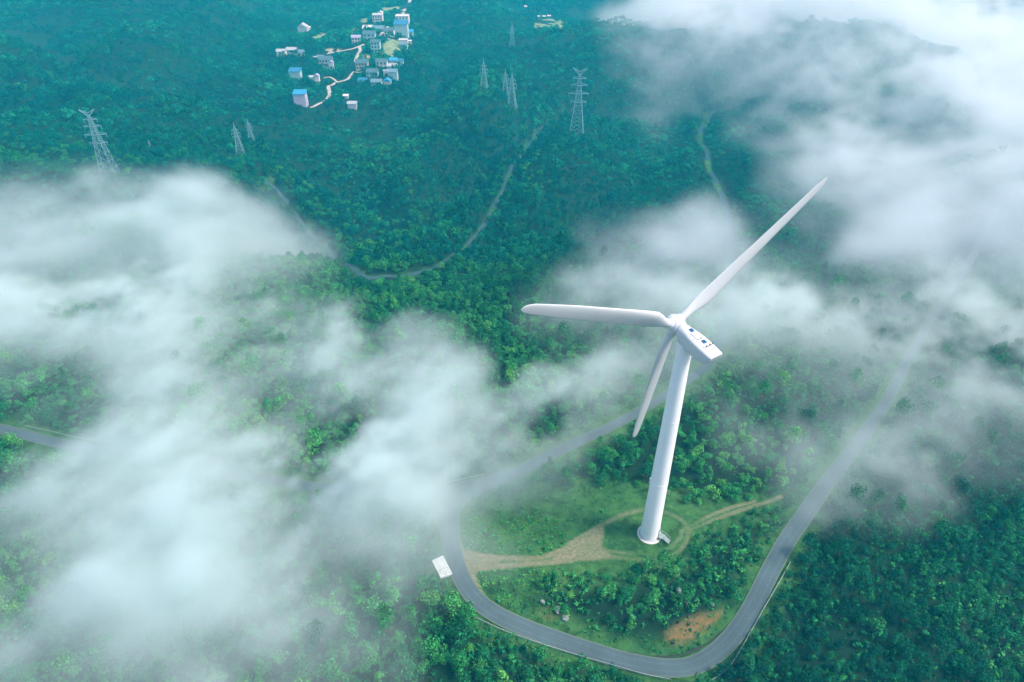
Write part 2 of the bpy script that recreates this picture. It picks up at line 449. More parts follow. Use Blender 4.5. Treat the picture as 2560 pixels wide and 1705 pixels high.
def ribbon(name, P, hw, mat, lift=0.0, uvs=True, cols=5):
    T = np.gradient(P[:, :2], axis=0); T /= np.linalg.norm(T, axis=1)[:, None]+1e-9
    N = np.stack([-T[:, 1], T[:, 0]], -1)
    hw = np.broadcast_to(hw, (len(P),))
    u = np.linspace(-1, 1, cols); n = len(P)
    v = np.zeros((n, cols, 3))
    v[:, :, :2] = P[:, None, :2] + N[:, None, :]*(u[None, :, None]*hw[:, None, None])
    v[:, :, 2] = P[:, None, 2] + lift + 0.05*(1-u[None, :]**2)
    i = np.arange(n*cols).reshape(n, cols)
    f = np.stack([i[:-1, :-1].ravel(), i[:-1, 1:].ravel(), i[1:, 1:].ravel(), i[1:, :-1].ravel()], -1)[:, ::-1]
    me = mesh_np(name, v.reshape(-1, 3), f); smooth(me)
    s = np.r_[0, np.cumsum(np.linalg.norm(np.diff(P[:, :2], axis=0), axis=1))]
    uv = np.stack([np.tile((u+1)/2, n), np.repeat(s, cols)], -1)
    li = np.zeros(len(me.loops), np.int32); me.loops.foreach_get('vertex_index', li)
    L = me.uv_layers.new(name='UVMap'); L.data.foreach_set('uv', uv[li].astype(np.float32).ravel())
    if me.polygons[0].normal.z < 0: me.flip_normals()
    return mesh_obj(name, me, mat)
for i, (k, (P, hw)) in enumerate(ROADS.items()):
    w = np.full(len(P), hw)
    if k == 'loop':
        dj = np.hypot(P[:, 0]-cast(1045, 1145)[0][0], P[:, 1]-cast(1045, 1145)[0][1]); w = hw*np.interp(np.arange(len(P))/len(P), [0, .45, .55, .80, .87, 1], [.62, .80, 1, 1.02, .92, .72]) + 1.6*np.exp(-(dj/8)**2)
    tag(ribbon('road', P, w, M[{'far': 'oldroad', 'upper': 'midroad'}.get(k, 'asphalt')], lift=(-0.06 if k == 'upper' else -0.02*i)), kind='structure')

def sheet(name, mask, bounds, step, mat, lift=0.05, kind='structure', zf=z_ground):
    """a flat worn patch that follows the ground; mask(x, y) gives 1 inside, 0 outside"""
    xs = np.arange(bounds[0], bounds[1], step); ys = np.arange(bounds[2], bounds[3], step)
    X, Y = np.meshgrid(xs, ys); m = mask(X.ravel(), Y.ravel()).reshape(X.shape)
    Z = zf(X, Y)+lift
    i = np.arange(X.size).reshape(X.shape)
    keep = np.maximum.reduce([m[:-1, :-1], m[1:, :-1], m[:-1, 1:], m[1:, 1:]]) > 0.01
    f = np.stack([i[:-1, :-1][keep], i[:-1, 1:][keep], i[1:, 1:][keep], i[1:, :-1][keep]], -1)
    used = np.unique(f); re = np.zeros(X.size, np.int32); re[used] = np.arange(len(used))
    v = np.stack([X.ravel(), Y.ravel(), Z.ravel()], -1)[used]
    me = mesh_np(name, v, re[f]); smooth(me)
    a = me.attributes.new('fade', 'FLOAT', 'POINT'); a.data.foreach_set('value', m.ravel()[used].astype(np.float32))
    return tag(mesh_obj(name, me, mat), kind=kind)
def Q(zx, zy): return (1050+zx/2.355)/K, (1100+zy/2.355)/K
def trk(pts, hw, fill=None): 
    q = [Q(*p_) for p_ in pts]; return (resample(cast(*zip(*q)), 0.7), hw)
TRACKS = [
 trk([(215,640),(300,668),(400,690),(560,698),(720,690),(830,650),(920,592),(1000,545),(1080,500),(1180,448),(1300,412)], 0.62),
 trk([(270,760),(330,752),(420,750),(560,737),(720,724),(880,710),(980,690),(1080,672)], 0.60),
 trk([(1040,640),(1180,664),(1280,668),(1380,668),(1460,642),(1525,585),(1545,530)], 0.42),
 trk([(1080,690),(1180,694),(1280,705),(1390,706),(1490,678),(1556,618),(1578,555),(1568,500),(1510,455),(1440,425),(1320,405),(1200,432),(1110,480)], 0.52),
 trk([(1560,520),(1700,450),(1830,400),(1970,362)], 0.36), trk([(1570,540),(1720,474),(1900,410),(2060,360),(2125,333)], 0.36),
 trk([(205,440),(212,540),(235,640),(290,760),(330,850),(385,950)], 0.5),
]
TFILL = [poly_px([Q(*p_) for p_ in q]) for q in ([(760,712),(900,602),(1080,488),(1088,560),(1072,625),(1110,665),(1180,692),(1060,706),(900,716)], [(222,640),(300,790),(350,760),(480,745),(440,700),(300,662)])]
def track_mask(x, y):
    m = np.zeros(np.shape(x))
    for k, (P, hw) in enumerate(TRACKS):
        d = seg_dist(x, y, P)
        m = np.maximum(m, (1 - S((d-hw*0.5)/(hw*1.3)))*(0.42 if k in (4, 5) else 0.66 if k in (2, 3) else 0.85))
    for q in TFILL: m = np.maximum(m, 1-S((poly_sd(x, y, q)+0.9)/1.8))
    m = m + (0.22*n2(N2A, x, y, 0.35)+0.10*n2(N2B, x, y, 0.8)+0.04)*(m > 0.02)
    return np.clip(m, 0, 1)
tb = np.vstack([P for P, _ in TRACKS]); 
sheet('dirt_track', track_mask, (tb[:, 0].min()-4, tb[:, 0].max()+4, tb[:, 1].min()-4, tb[:, 1].max()+4), 0.3, M['dirt'])
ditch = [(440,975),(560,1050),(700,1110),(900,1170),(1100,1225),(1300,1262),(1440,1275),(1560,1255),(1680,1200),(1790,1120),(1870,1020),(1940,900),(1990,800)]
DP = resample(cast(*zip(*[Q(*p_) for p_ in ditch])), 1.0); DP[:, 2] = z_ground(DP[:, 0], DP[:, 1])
M['ditch_shade'] = paint('ditch shade', (0.018, 0.030, 0.018), 0.9, 0.2, 1.0)  # flat dark strip: the shadow in the ditch is put into this colour
tag(ribbon('ditch', DP, 0.27+0.12*np.sin(np.arange(len(DP))*0.9), M['ditch_shade'], lift=0.05), kind='structure')

# ------------------------------------------------------------------ wind turbine
PSI, TILT, CONE, PHI, RAD = R(-32.91), 0.11, 0.045, R(55.45), 40.64
TILT = 0.175
ax = Vector((math.sin(PSI)*math.cos(TILT), math.cos(PSI)*math.cos(TILT), math.sin(TILT)))
sidev = Vector((math.cos(PSI), -math.sin(PSI), 0)); upv = sidev.cross(ax)
Z0 = float(z_ground(np.array([TX]), np.array([TY]))[0])
tur = empty('wind_turbine', (TX, TY, Z0))
tag(tur, 'tall white three-bladed wind turbine standing in the grass clearing inside the road bend', 'wind turbine')
HUBZ = 60.0 - Z0
FR = Matrix((sidev, ax, upv)).transposed().to_4x4(); FR.translation = Vector((0, 0, HUBZ))   # x side, y front, z up
def tower():
    prof = []
    for j in range(31):
        t = j/30; prof.append((2.24*(1-t)+1.46*t, 0.25+t*(HUBZ-2.0)))
    MB().lathe(prof, 48).build('tower', M['tower'], tur, True)
    for t in (0.02, 0.33, 0.66):
        r = 2.24*(1-t)+1.46*t
        z = 0.25+t*(HUBZ-2.0)
        MB().lathe([(r+0.002, z-0.07), (r+0.03, z-0.06), (r+0.03, z+0.06), (r+0.002, z+0.07)], 48, cap=False).build('flange', M['tower'], tur, True)
    MB().lathe([(2.95, -0.6), (2.95, 0.18), (2.85, 0.25), (2.0, 0.25)], 48).build('foundation', M['concrete'], tur, True)
    MB().lathe([(2.50, 0.25), (2.50, 0.36), (2.24, 0.40)], 48, cap=False).build('base_flange', M['grey'], tur, True)
    # the door and its stair on the side turned to the lower right
    a = R(-28); rot = Matrix.Rotation(a, 4, 'Z')
    d = MB(); d.box((2.22, 0, 2.35), (0.16, 1.0, 2.2)); door = d.build('door', M['grey'], tur, False); door.rotation_euler = (0, 0, a)
    MB().box((2.325, 0.36, 2.3), (0.05, 0.06, 0.22)).build('handle', M['dark'], door)
    s = MB(); s.box((3.0, 0, 1.12), (1.4, 1.5, 0.10))
    for k in range(5): s.box((3.85+k*0.27, 0, 0.95-k*0.2), (0.28, 1.2, 0.06))
    for e in (-0.66, 0.66):
        s.bar((3.7, e, 1.05), (5.0, e, 0.05), 0.06, 0.2)
        for xx in (2.4, 3.6): s.bar((xx, e, -0.1), (xx, e, 2.1), 0.07)
        s.bar((2.4, e, 2.1), (3.6, e, 2.1), 0.07); s.bar((3.6, e, 2.1), (4.9, e, 1.1), 0.07); s.bar((4.9, e, -0.1), (4.9, e, 1.1), 0.07)
    st = s.build('stair', M['galv'], tur); st.rotation_euler = (0, 0, a)
tower()
def sup(w, zt, zb, ex, n=36):
    out = []
    zc, h = (zt+zb)/2, (zt-zb)/2
    for i in range(n):
        a = 2*PI*i/n; c, s_ = math.cos(a), math.sin(a)
        out.append((w*math.copysign(abs(c)**(2/ex), c), zc+h*math.copysign(abs(s_)**(2/ex), s_)))
    return out
def nacelle():
    secs = [(1.75, 1.40, 1.40, -1.40, 2.0), (1.2, 1.50, 1.50, -1.55, 2.2), (0.3, 1.52, 1.50, -1.7, 2.8), (-0.8, 1.66, 1.48, -1.80, 3.6),
            (-1.6, 1.80, 1.48, -1.85, 4.5), (-3.5, 1.86, 1.48, -1.80, 5), (-5.2, 1.86, 1.48, -1.65, 5), (-6.4, 1.80, 1.46, -1.25, 5), (-7.2, 1.70, 1.42, -0.45, 5), (-7.6, 1.55, 1.32, 0.15, 5)]
    rings = [[FR @ Vector((x, t, z)) for x, z in sup(w, zt, zb, ex)] for t, w, zt, zb, ex in secs]
    n = MB().loft(rings).build('nacelle', M['white'], tur, True)
    # yaw collar under the nacelle
    MB().lathe([(1.62, HUBZ-2.35), (1.66, HUBZ-2.3), (1.66, HUBZ-1.6), (1.5, HUBZ-1.55)], 36).build('yaw_ring', M['tower'], tur, True)
    for t in (-0.35, -3.75):
        b = MB().box((0, 0, 0), (0.86, 0.86, 0.08)).mesh('hatch')
        b.transform(FR @ Matrix.Translation((0.28, t, 1.49))); mesh_obj('hatch', b, M['blueglass'], n)
    q = MB(); q.bar((-0.55, -0.9, 1.60), (-0.55, -2.85, 1.60), 0.07); q.bar((-0.55, -2.85, 1.60), (0.42, -2.85, 1.60), 0.09, 0.2)
    for t in (-0.9, -1.9, -2.85): q.bar((-0.55, t, 1.45), (-0.55, t, 1.62), 0.06)
    q.box((0.42, -2.85, 1.62), (0.2, 0.24, 0.26))
    me = q.mesh('roof_rail'); me.transform(FR); mesh_obj('roof_rail', me, M['grey'], n)
    q = MB(); q.bar((-0.6, -5.1, 1.62), (1.0, -5.1, 1.62), 0.06)
    for xx in (-0.6, 0.3, 1.0): q.bar((xx, -5.1, 1.44), (xx, -5.1, 1.95 if xx else 1.62), 0.07)
    q.box((0.3, -5.1, 2.0), (0.16, 0.42, 0.12)); q.box((1.0, -5.1, 1.98), (0.26, 0.2, 0.16)); q.box((-0.6, -5.1, 1.98), (0.2, 0.2, 0.14))
    me = q.mesh('wind_sensor'); me.transform(FR); mesh_obj('wind_sensor', me, M['dark'], n)
    for xx, t in ((-1.05, -4.3), (-0.85, -4.7), (0.75, -5.9), (-0.95, -1.5), (1.1, -1.9), (-1.0, -2.4)):
        q = MB(); q.box((xx, t, 1.47), (0.18, 0.18, 0.16)); q.bar((xx-0.16, t, 1.52), (xx+0.16, t, 1.52), 0.06)
        me = q.mesh('lifting_lug'); me.transform(FR); mesh_obj('lifting_lug', me, M['grey'], n)
nacelle()
def rotor():
    prof = [(1.45, 1.82), (1.62, 1.95), (1.74, 2.6), (1.76, 3.4), (1.70, 4.1), (1.50, 4.7), (1.15, 5.15), (0.65, 5.45), (0.12, 5.55)]
    rings = [[FR @ Vector((r*math.cos(2*PI*i/40), t, r*math.sin(2*PI*i/40))) for i in range(40)] for r, t in prof]
    hub = MB().loft(rings).build('hub', M['white'], tur, True)
    gap = [[FR @ Vector((r*math.cos(2*PI*i/40), t, r*math.sin(2*PI*i/40))) for i in range(40)] for r, t in ((1.36, 1.70), (1.36, 1.86))]
    MB().loft(gap).build('hub_joint', M['dark'], hub, True)
    HC_ = Vector((0, 3.5, 0))
    for k in range(3):
        an = PHI + k*2*PI/3
        d = (Vector((math.sin(an), 0, math.cos(an)))*math.cos(CONE) + Vector((0, 1, 0))*math.sin(CONE)).normalized()
        tang = Vector((math.cos(an), 0, -math.sin(an)))          # in the rotor plane
        nrm = d.cross(tang)
        rings = []
        st = [0.025, 0.04, 0.055, 0.08, 0.11, 0.15, 0.19, 0.23, 0.3, 0.4, 0.5, 0.6, 0.7, 0.8, 0.88, 0.94, 0.975, 0.992, 1.0]
        for s_ in st:
            r = s_*RAD
            bl = float(S((s_-0.05)/0.15))
            ch = 1.72*(1-bl) + bl*np.interp(s_, [0.2, 0.3, 0.5, 0.75, 0.94, 0.975, 0.992, 1.0], [4.0, 3.85, 3.4, 2.85, 2.1, 1.6, 0.95, 0.22])
            th = 1.72*(1-bl) + bl*ch*np.interp(s_, [0.2, 0.4, 1.0], [0.42, 0.24, 0.16])
            tw = R(np.interp(s_, [0.1, 0.3, 0.7, 1.0], [-13, -8, -3, -2]))
            a = tang*math.cos(tw)+nrm*math.sin(tw); b = -tang*math.sin(tw)+nrm*math.cos(tw)
            ring = []
            for i in range(28):
                q = 2*PI*i/28; cx, cy = math.cos(q), math.sin(q)
                yy = cy*(1-bl*0.55*(0.5-0.5*cx)**1.0*1.2 if bl > 0 else 1)
                ring.append(FR @ (HC_ + d*r + a*((cx*0.5 + bl*0.14)*ch) + b*(yy*0.5*th)))
            rings.append(ring)
        bl_o = MB().loft(rings).build('blade', M['white'], tur, True)
        cuff = [[FR @ (HC_ + d*r + tang*(rr*math.cos(2*PI*i/28)) + nrm*(rr*math.sin(2*PI*i/28))) for i in range(28)] for r, rr in ((1.3, 0.98), (1.86, 0.98), (1.90, 0.93))]
        MB().loft(cuff).build('root_collar', M['tower'], bl_o, True)
rotor()

# ------------------------------------------------------------------ roadside objects
def guardrail(pts, label, step=1.6, zoff=0.0):
    P = resample(cast([p[0] for p in pts], [p[1] for p in pts], z_ground), step)
    P[:, 2] = z_ground(P[:, 0], P[:, 1])
    root = empty('guardrail', P[0]); tag(root, label, 'guardrail', 'steel guardrails along the mountain road')
    o = Vector(P[0]); m = MB()
    for i in range(len(P)-1):
        a, b = Vector(P[i])-o, Vector(P[i+1])-o; d = (b-a).normalized()
        for z, h in ((0.84, 0.13), (0.72, 0.10), (0.60, 0.13)):
            m.bar(a+Vector((0, 0, z))-d*0.03, b+Vector((0, 0, z))+d*0.03, 0.09 if z != 0.72 else 0.05, h)
    m.build('rail', M['galv'], root)
    pm = MB(); pm.lathe([(0.07, -0.5), (0.07, 0.9)], 8); pm = pm.mesh('post'); k = 0
    for i in range(0, len(P), 2):
        if k >= 95: break
        k += 1; mesh_obj('post', pm, M['galv'], root, Vector(P[i])-o+Vector((0, 0.12, 0)))
guardrail([(1090,1422),(1150,1450),(1220,1476),(1300,1502),(1400,1531),(1480,1554),(1540,1566)], 'long pale guardrail on the outer edge of the road bottom bend')
guardrail([(1632,1569),(1672,1540),(1698,1502),(1728,1450),(1755,1402),(1790,1342),(1815,1298)], 'guardrail above the dark wooded slope on the right side of the road')
guardrail([(60,983),(120,996),(180,1010),(262,1030)], 'short guardrail beside the road at the left edge')
guardrail([(1000,1119),(1060,1106),(1115,1094)], 'faint guardrail in the fog behind the road junction')

PADC = []
def pad():
    c = cast([993, 1019, 1040, 1013], [1290, 1279, 1322, 1331], z_ground)
    o = c.mean(0); root = empty('stone_pad', o)
    tag(root, 'white stone slab lying beside the road near the track junction', 'stone slab')
    q = [Vector(p)-Vector(o) for p in c]; zt = max(p.z for p in q)+0.30
    def at(u, v): return q[0]*(1-u)*(1-v)+q[1]*u*(1-v)+q[2]*u*v+q[3]*(1-u)*v
    PADC.append((float(o[0]), float(o[1])))
    v = [Vector((p.x, p.y, zt)) for p in q]+[Vector((p.x, p.y, zt-1.6)) for p in q]
    MB().add(v, [(0,1,2,3),(7,6,5,4),(0,4,5,1),(1,5,6,2),(2,6,7,3),(3,7,4,0)]).build('slab', M['pad'], root)
    m = MB()
    for i in range(5):
        for j in range(4):
            p = at((i+0.5)/5, 0.55+0.45*(j+0.5)/4); p.z = zt+0.04+random.uniform(0, 0.07)
            m.box(p, (random.uniform(0.34, 0.6), random.uniform(0.3, 0.55), 0.14), Matrix.Rotation(random.uniform(-0.4, 0.4)+0.9, 3, 'Z') @ Matrix.Rotation(random.uniform(-.12, .12), 3, 'X'))
    m.build('paving_stones', M['pad'], root)
pad()
def boulder(px, py, size, label, seed):
    p = cast(px, py, z_ground)[0]
    bm = bmesh.new(); bmesh.ops.create_icosphere(bm, subdivisions=3, radius=1)
    r = random.Random(seed); ph = [(Vector((r.gauss(0, 1), r.gauss(0, 1), r.gauss(0, 1))).normalized(), r.uniform(.55, .95)) for _ in range(9)]
    for v in bm.verts:
        for n, dd in ph:
            q = v.co.dot(n)
            if q > dd: v.co -= n*(q-dd)
        v.co = Vector((v.co.x*size[0], v.co.y*size[1], v.co.z*size[2]))
    me = bpy.data.meshes.new('boulder'); bm.to_mesh(me); bm.free()
    o = mesh_obj('boulder', me, M['rock'], None, (p[0], p[1], p[2]+size[2]*0.35)); o.rotation_euler = (0, 0, r.uniform(0, 6))
    tag(o, label, 'boulder')
BOULDERS = [(1559, 1362, (0.8, .7, 1.1), 'pale upright boulder among shrubs above the orange earth bank'), (1637, 1391, (.5, .5, .8), 'small pale boulder at the upper end of the earth bank'),
            (1282, 1403, (1.1, .8, .9), 'grey boulder on the bare patch of the grassy slope'), (1247, 1384, (.8, .6, .6), 'tan boulder half buried left of the slope shrubs'),
            (1300, 1422, (.9, .9, .6), 'flat grey rock lowest on the inner slope')]
for i, (px, py, s, l) in enumerate(BOULDERS): boulder(px, py, s, l, 50+i)
def barrier():
    p = cast(1533, 1138, z_ground)[0]; root = empty('striped_board', p); tag(root, 'yellow and white striped board standing behind the turbine tower', 'warning board')
    MB().box((0, 0, 0.9), (1.3, 0.12, 1.5)).build('board', M['white'], root)
    m = MB()
    for k in range(4): m.box((0, -0.063, 0.35+k*0.36), (1.28, 0.012, 0.16))
    m.build('stripes', M['yellow'], root)
    for e in (-0.5, 0.5): MB().box((e, 0.1, 0.2), (0.08, 0.08, 1.2)).build('leg', M['grey'], root)
    p = cast(1493, 1110, z_ground)[0]; root = empty('marker_post', p); tag(root, 'white marker post with red band left of the turbine tower', 'marker post')
    MB().lathe([(0.22, -0.2), (0.22, 1.9), (0.10, 2.05)], 10).build('post', M['white'], root, True)
    MB().lathe([(0.235, 0.8), (0.235, 1.3)], 10).build('band', M['red'], root, True)
barrier()

# ------------------------------------------------------------------ pylons
def pylon_mesh(h, bw, arms, peak):
    body = MB(); n = 9
    def half(z):
        t = z/h; return bw/2*(1-t)**1.15*(0.93)+0.55 if t < 1 else 0.4
    zs = [h*(1-(1-i/n)**1.25) for i in range(n+1)]
    for i in range(n):
        a, b = half(zs[i]), half(zs[i+1])
        for sx, sy in ((1, 1), (1, -1), (-1, -1), (-1, 1)):
            body.bar((sx*a, sy*a, zs[i]-(2 if i == 0 else 0)), (sx*b, sy*b, zs[i+1]), 0.24)
        cs = [(1, 1), (1, -1), (-1, -1), (-1, 1)]
        for k in range(4):
            p, q = cs[k], cs[(k+1) % 4]
            body.bar((p[0]*a, p[1]*a, zs[i]), (q[0]*b, q[1]*b, zs[i+1]), 0.13)
            body.bar((q[0]*a, q[1]*a, zs[i]), (p[0]*b, p[1]*b, zs[i+1]), 0.13)
            body.bar((p[0]*b, p[1]*b, zs[i+1]), (q[0]*b, q[1]*b, zs[i+1]), 0.13)
    am = []
    for z, L in arms:
        m = MB()
        for e in (-1, 1):
            m.bar((0, 0.5, z), (e*L, 0, z+0.3), 0.26); m.bar((0, -0.5, z), (e*L, 0, z+0.3), 0.26); m.bar((0, 0, z+1.7), (e*L, 0, z+0.35), 0.22)
            m.bar((e*L*0.92, 0, z+0.3), (e*L*0.92, 0, z-1.5), 0.2)
        am.append(m.mesh('cross_arm'))
    pk = MB()
    if peak:                                   # the tilted earth-wire horns of the big towers
        for e in (-1, 1):
            pk.bar((0, 0, h-1), (e*4.2, 0, h+3.0), 0.5); pk.bar((0, 0, h+1), (e*4.2, 0, h+3.1), 0.4)
    else: pk.lathe([(0.45, h-0.5), (0.12, h+4)], 6)
    return body.mesh('lattice_body'), am, pk.mesh('peak')
BIGM = pylon_mesh(38, 8.5, [(21, 5.2), (26, 6.4), (31, 5.0), (35, 4.0)], True)
SMALLM = pylon_mesh(24, 6.0, [(15, 3.6), (18, 3.9), (21, 3.0)], False)
HEAP = []
def pylon(px, py, top_py, big, label, rz, lean=0.0):
    p = cast(px, py)[0]
    d = project(*p)[2]
    h0 = 41.0 if big else 28.0
    # true height from its height in the picture, at its distance
    lo, hi = 5.0, 90.0
    for _ in range(30):
        m = (lo+hi)/2
        if project(p[0], p[1], p[2]+m)[1] < top_py: hi = m
        else: lo = m
    s = lo/h0
    root = empty('pylon', p, rz); root.scale = (s, s, s)
    tag(root, label, 'pylon', 'lattice power pylons on the forested slope')
    b, am, pk = BIGM if big else SMALLM
    mesh_obj('lattice_body', b, M['pylon'], root); mesh_obj('peak', pk, M['pylon'], root)
    for a in am: mesh_obj('cross_arm', a, M['pylon'], root)
    HEAP.append((p[0], p[1], 5.0*s))
pylon(255, 405, 252, True, 'tall lattice pylon with twin horns at the left, its foot in fog', 0.15)
pylon(1325, 312, 157, True, 'tallest lattice pylon standing alone left of the winding road', -0.1)
pylon(553, 352, 281, False, 'slim pylon, lower of the close pair left of the village road end', 0.2)
pylon(580, 328, 272, False, 'slim pylon, upper of the close pair left of the village road end', 0.1)
pylon(347, 342, 320, False, 'tiny faint pylon between the horned pylon and the close pair', 0.1)
pylon(1113, 206, 134, False, 'slim pylon standing left of the two side by side pylons', -0.2)
pylon(1162, 222, 157, False, 'faint pylon, left one of the two side by side pylons', -0.2)
pylon(1177, 248, 163, False, 'pylon with bright peak, right one of the two side by side pylons', -0.2)
pylon(1177, 105, 52, False, 'distant bluish pylon highest up the hillside', 0)

# ------------------------------------------------------------------ village
LANES = [
 ([(1985,-30),(1965,30),(1920,110),(1880,180),(1862,225)], 1.9),
 ([(1690,345),(1645,410),(1600,455),(1520,505),(1440,550),(1330,595),(1220,630),(1100,655),(1000,675),(880,705),(735,735)], 1.6),
 ([(1325,600),(1335,650),(1310,700),(1285,745),(1275,800)], 1.6),
 ([(1265,880),(1255,930),(1205,990),(1140,1035),(1040,1062),(980,1085),(930,1110),(935,1160),(945,1220),(915,1265),(830,1320),(750,1360),(695,1385)], 1.5),
 ([(1255,932),(1330,930),(1400,915)], 1.3),
 ([(1590,495),(1720,500),(1850,510)], 1.0),
 ([(1040,1060),(985,1010),(930,985),(870,1000)], 0.9),
]
LP = []
for i, (pts, hw) in enumerate(LANES):
    q = [V(*p) for p in pts]
    P = resample(cast([p[0] for p in q], [p[1] for p in q]), 1.5); P[:, 2] = z_ground(P[:, 0], P[:, 1])
    P[:, 2] = np.convolve(np.pad(P[:, 2], 3, mode='edge'), np.ones(7)/7, 'valid')
    LP.append((P, hw)); tag(ribbon('village_lane', P, hw, M['lane'], lift=0.45-0.02*i), kind='structure')
PLOTS = [([(1640,560),(1700,530),(1830,530),(1840,700),(1760,755),(1625,740)], 'field'), ([(880,660),(960,615),(1080,620),(1060,655),(900,685)], 'plot'),
         ([(1200,400),(1380,240),(1470,230),(1400,330),(1240,430)], 'field'), ([(740,470),(830,415),(900,450),(860,500),(780,510)], 'field'),
         ([(1610,100),(1850,95),(1880,140),(1640,165)], 'field'), ([(1320,720),(1470,712),(1440,750),(1300,765)], 'plot')]
PW = []
for pts, mk in PLOTS:
    q = poly_px([V(*p) for p in pts]); PW.append(q)
    sheet('field', lambda x, y, q=q: 1-S((poly_sd(x, y, q)+0.5)/2.5), (q[:, 0].min()-4, q[:, 0].max()+4, q[:, 1].min()-4, q[:, 1].max()+4), 1.2, M[mk], 0.15)
q = poly_px([(1225,52),(1300,50),(1290,66),(1240,66)]); PW.append(q)
sheet('field', lambda x, y, q=q: 1-S((poly_sd(x, y, q)+0.5)/2.5), (q[:, 0].min()-4, q[:, 0].max()+4, q[:, 1].min()-4, q[:, 1].max()+4), 1.5, M['field'], 0.15)
WALLS = {k: paint(k+' plaster', c, 0.85, 0.06, 0.3) for k, c in dict(white=(0.52, 0.52, 0.51), tan=(0.42, 0.36, 0.28), grey=(0.40, 0.44, 0.46), teal=(0.30, 0.46, 0.46), pale=(0.62, 0.60, 0.58), mauve=(0.42, 0.38, 0.50)).items()}
ROOFS = {k: paint(k+' roof', c, 0.7, 0.1, 0.5) for k, c in dict(dark=(0.045, 0.10, 0.12), blue=(0.015, 0.13, 0.25), sky=(0.02, 0.22, 0.42), grey=(0.30, 0.33, 0.35), white=(0.50, 0.51, 0.52), slate=(0.10, 0.17, 0.22), mauve=(0.28, 0.26, 0.38)).items()}
M['window'] = paint('window dark', (0.03, 0.05, 0.06), 0.25, 0.1, 1)
def house(zx, zy, wpx, floors, roof, wall, rmat, label, depth=None, rz=0.0, windows=0, cat='house', hgt=None):
    """house whose front foot is centred on the close-up pixel, wpx close-up pixels wide"""
    p = cast(*V(zx, zy))[0]; d = project(*p)[2]
    w = wpx/5.12*d/F_PX; dp = depth or w*0.75; h = hgt or floors*2.9
    gz = z_base(p[0]+np.array([-w/2, w/2, 0, 0]), p[1]+np.array([0, 0, 0, dp])); z0 = float(gz.min())
    z0 = float(p[2]); hh = h
    root = empty('house' if cat == 'house' else cat.replace(' ', '_'), (p[0], p[1], z0), rz)
    tag(root, label, cat, 'houses of the hillside village' if cat == 'house' else None)
    MB().box((0, dp/2, hh/2-2.0), (w, dp, hh+4.0)).build('wall', WALLS[wall], root)
    o = 0.45
    if roof == 'gable':
        rh = dp*0.28; v = [(-w/2-o, -o, hh-0.1), (w/2+o, -o, hh-0.1), (w/2+o, dp+o, hh-0.1), (-w/2-o, dp+o, hh-0.1), (-w/2-o, dp/2, hh+rh), (w/2+o, dp/2, hh+rh)]
        MB().add(v, [(0,1,5,4), (2,3,4,5), (0,4,3), (1,2,5), (3,2,1,0)]).build('roof', ROOFS[rmat], root)
    elif roof == 'front':                      # gable end turned to the viewer
        rh = w*0.34; v = [(-w/2-o, -o, hh-0.1), (-w/2-o, dp+o, hh-0.1), (w/2+o, dp+o, hh-0.1), (w/2+o, -o, hh-0.1), (0, -o, hh+rh), (0, dp+o, hh+rh)]
        MB().add(v, [(0,4,5,1), (3,2,5,4), (0,3,4), (1,5,2), (0,1,2,3)]).build('roof', ROOFS[rmat], root)
    elif roof == 'shed':
        v = [(-w/2-o, -o, hh+0.02), (w/2+o, -o, hh+0.02), (w/2+o, dp+o, hh+dp*0.22), (-w/2-o, dp+o, hh+dp*0.22)]; v += [(a, b, c-0.25) for a, b, c in v]
        v[6:8] = [(w/2+o, dp+o, hh-0.2), (-w/2-o, dp+o, hh-0.2)]
        MB().add(v, [(0,1,2,3), (7,6,5,4), (0,4,5,1), (1,5,6,2), (2,6,7,3), (3,7,4,0)]).build('roof', ROOFS[rmat], root)
    else:
        m = MB(); m.box((0, dp/2, hh+0.12), (w+0.3, dp+0.3, 0.24))
        for e in (-1, 1): m.box((e*(w/2+0.05), dp/2, hh+0.55), (0.2, dp+0.3, 0.62)); m.box((0, dp/2+e*(dp/2+0.05), hh+0.55), (w-0.1, 0.2, 0.62))
        m.build('roof', ROOFS[rmat], root)
    if windows:
        wm = MB().box((0, 0, 0), (min(1.4, w/windows*0.5), 0.12, 1.5)).mesh('window')
        for fl in range(floors):
            for k in range(windows):
                mesh_obj('window', wm, M['window'], root, (-w/2+(k+0.5)*w/windows, -0.03, hh-1.5-fl*2.9))
        if windows > 2: MB().box((0.0, -0.05, hh-floors*2.9+1.0), (1.2, 0.14, 2.1)).build('door', M['dark'], root)
    HEAP.append((p[0], p[1]+dp/2, max(w, dp)*0.62))
    return root
G = 'gable'
house(1560, 305, 125, 3, 'flat', 'white', 'white', 'white three-storey house with a pointed gable wing behind it', windows=4)
house(1600, 235, 55, 2, 'front', 'white', 'white', 'small white gabled wing rising at the upper back of the village', hgt=6)
house(1560, 410, 150, 1, G, 'white', 'slate', 'low white house with slate roof below the three-storey house', windows=3)
house(1425, 400, 120, 1, 'shed', 'pale', 'white', 'long low shed with a pale roof beside the low white house')
house(1450, 515, 150, 2, G, 'teal', 'dark', 'teal walled house with dark blue roof under the pale shed', windows=3)
house(1285, 560, 110, 2, G, 'pale', 'mauve', 'house with a mauve roof at the upper left of the village', windows=3)
house(1870, 285, 165, 2, 'flat', 'white', 'white', 'white flat-roofed house where the upper lane ends', windows=4)
house(1860, 470, 170, 4, 'shed', 'teal', 'blue', 'largest building of the village with a broad blue roof', windows=0)
house(1965, 480, 90, 2, 'shed', 'teal', 'sky', 'lower annex with light blue roof right of the largest building')
house(1705, 470, 125, 2, G, 'pale', 'dark', 'pale house with dark roof left of the largest building', windows=3)
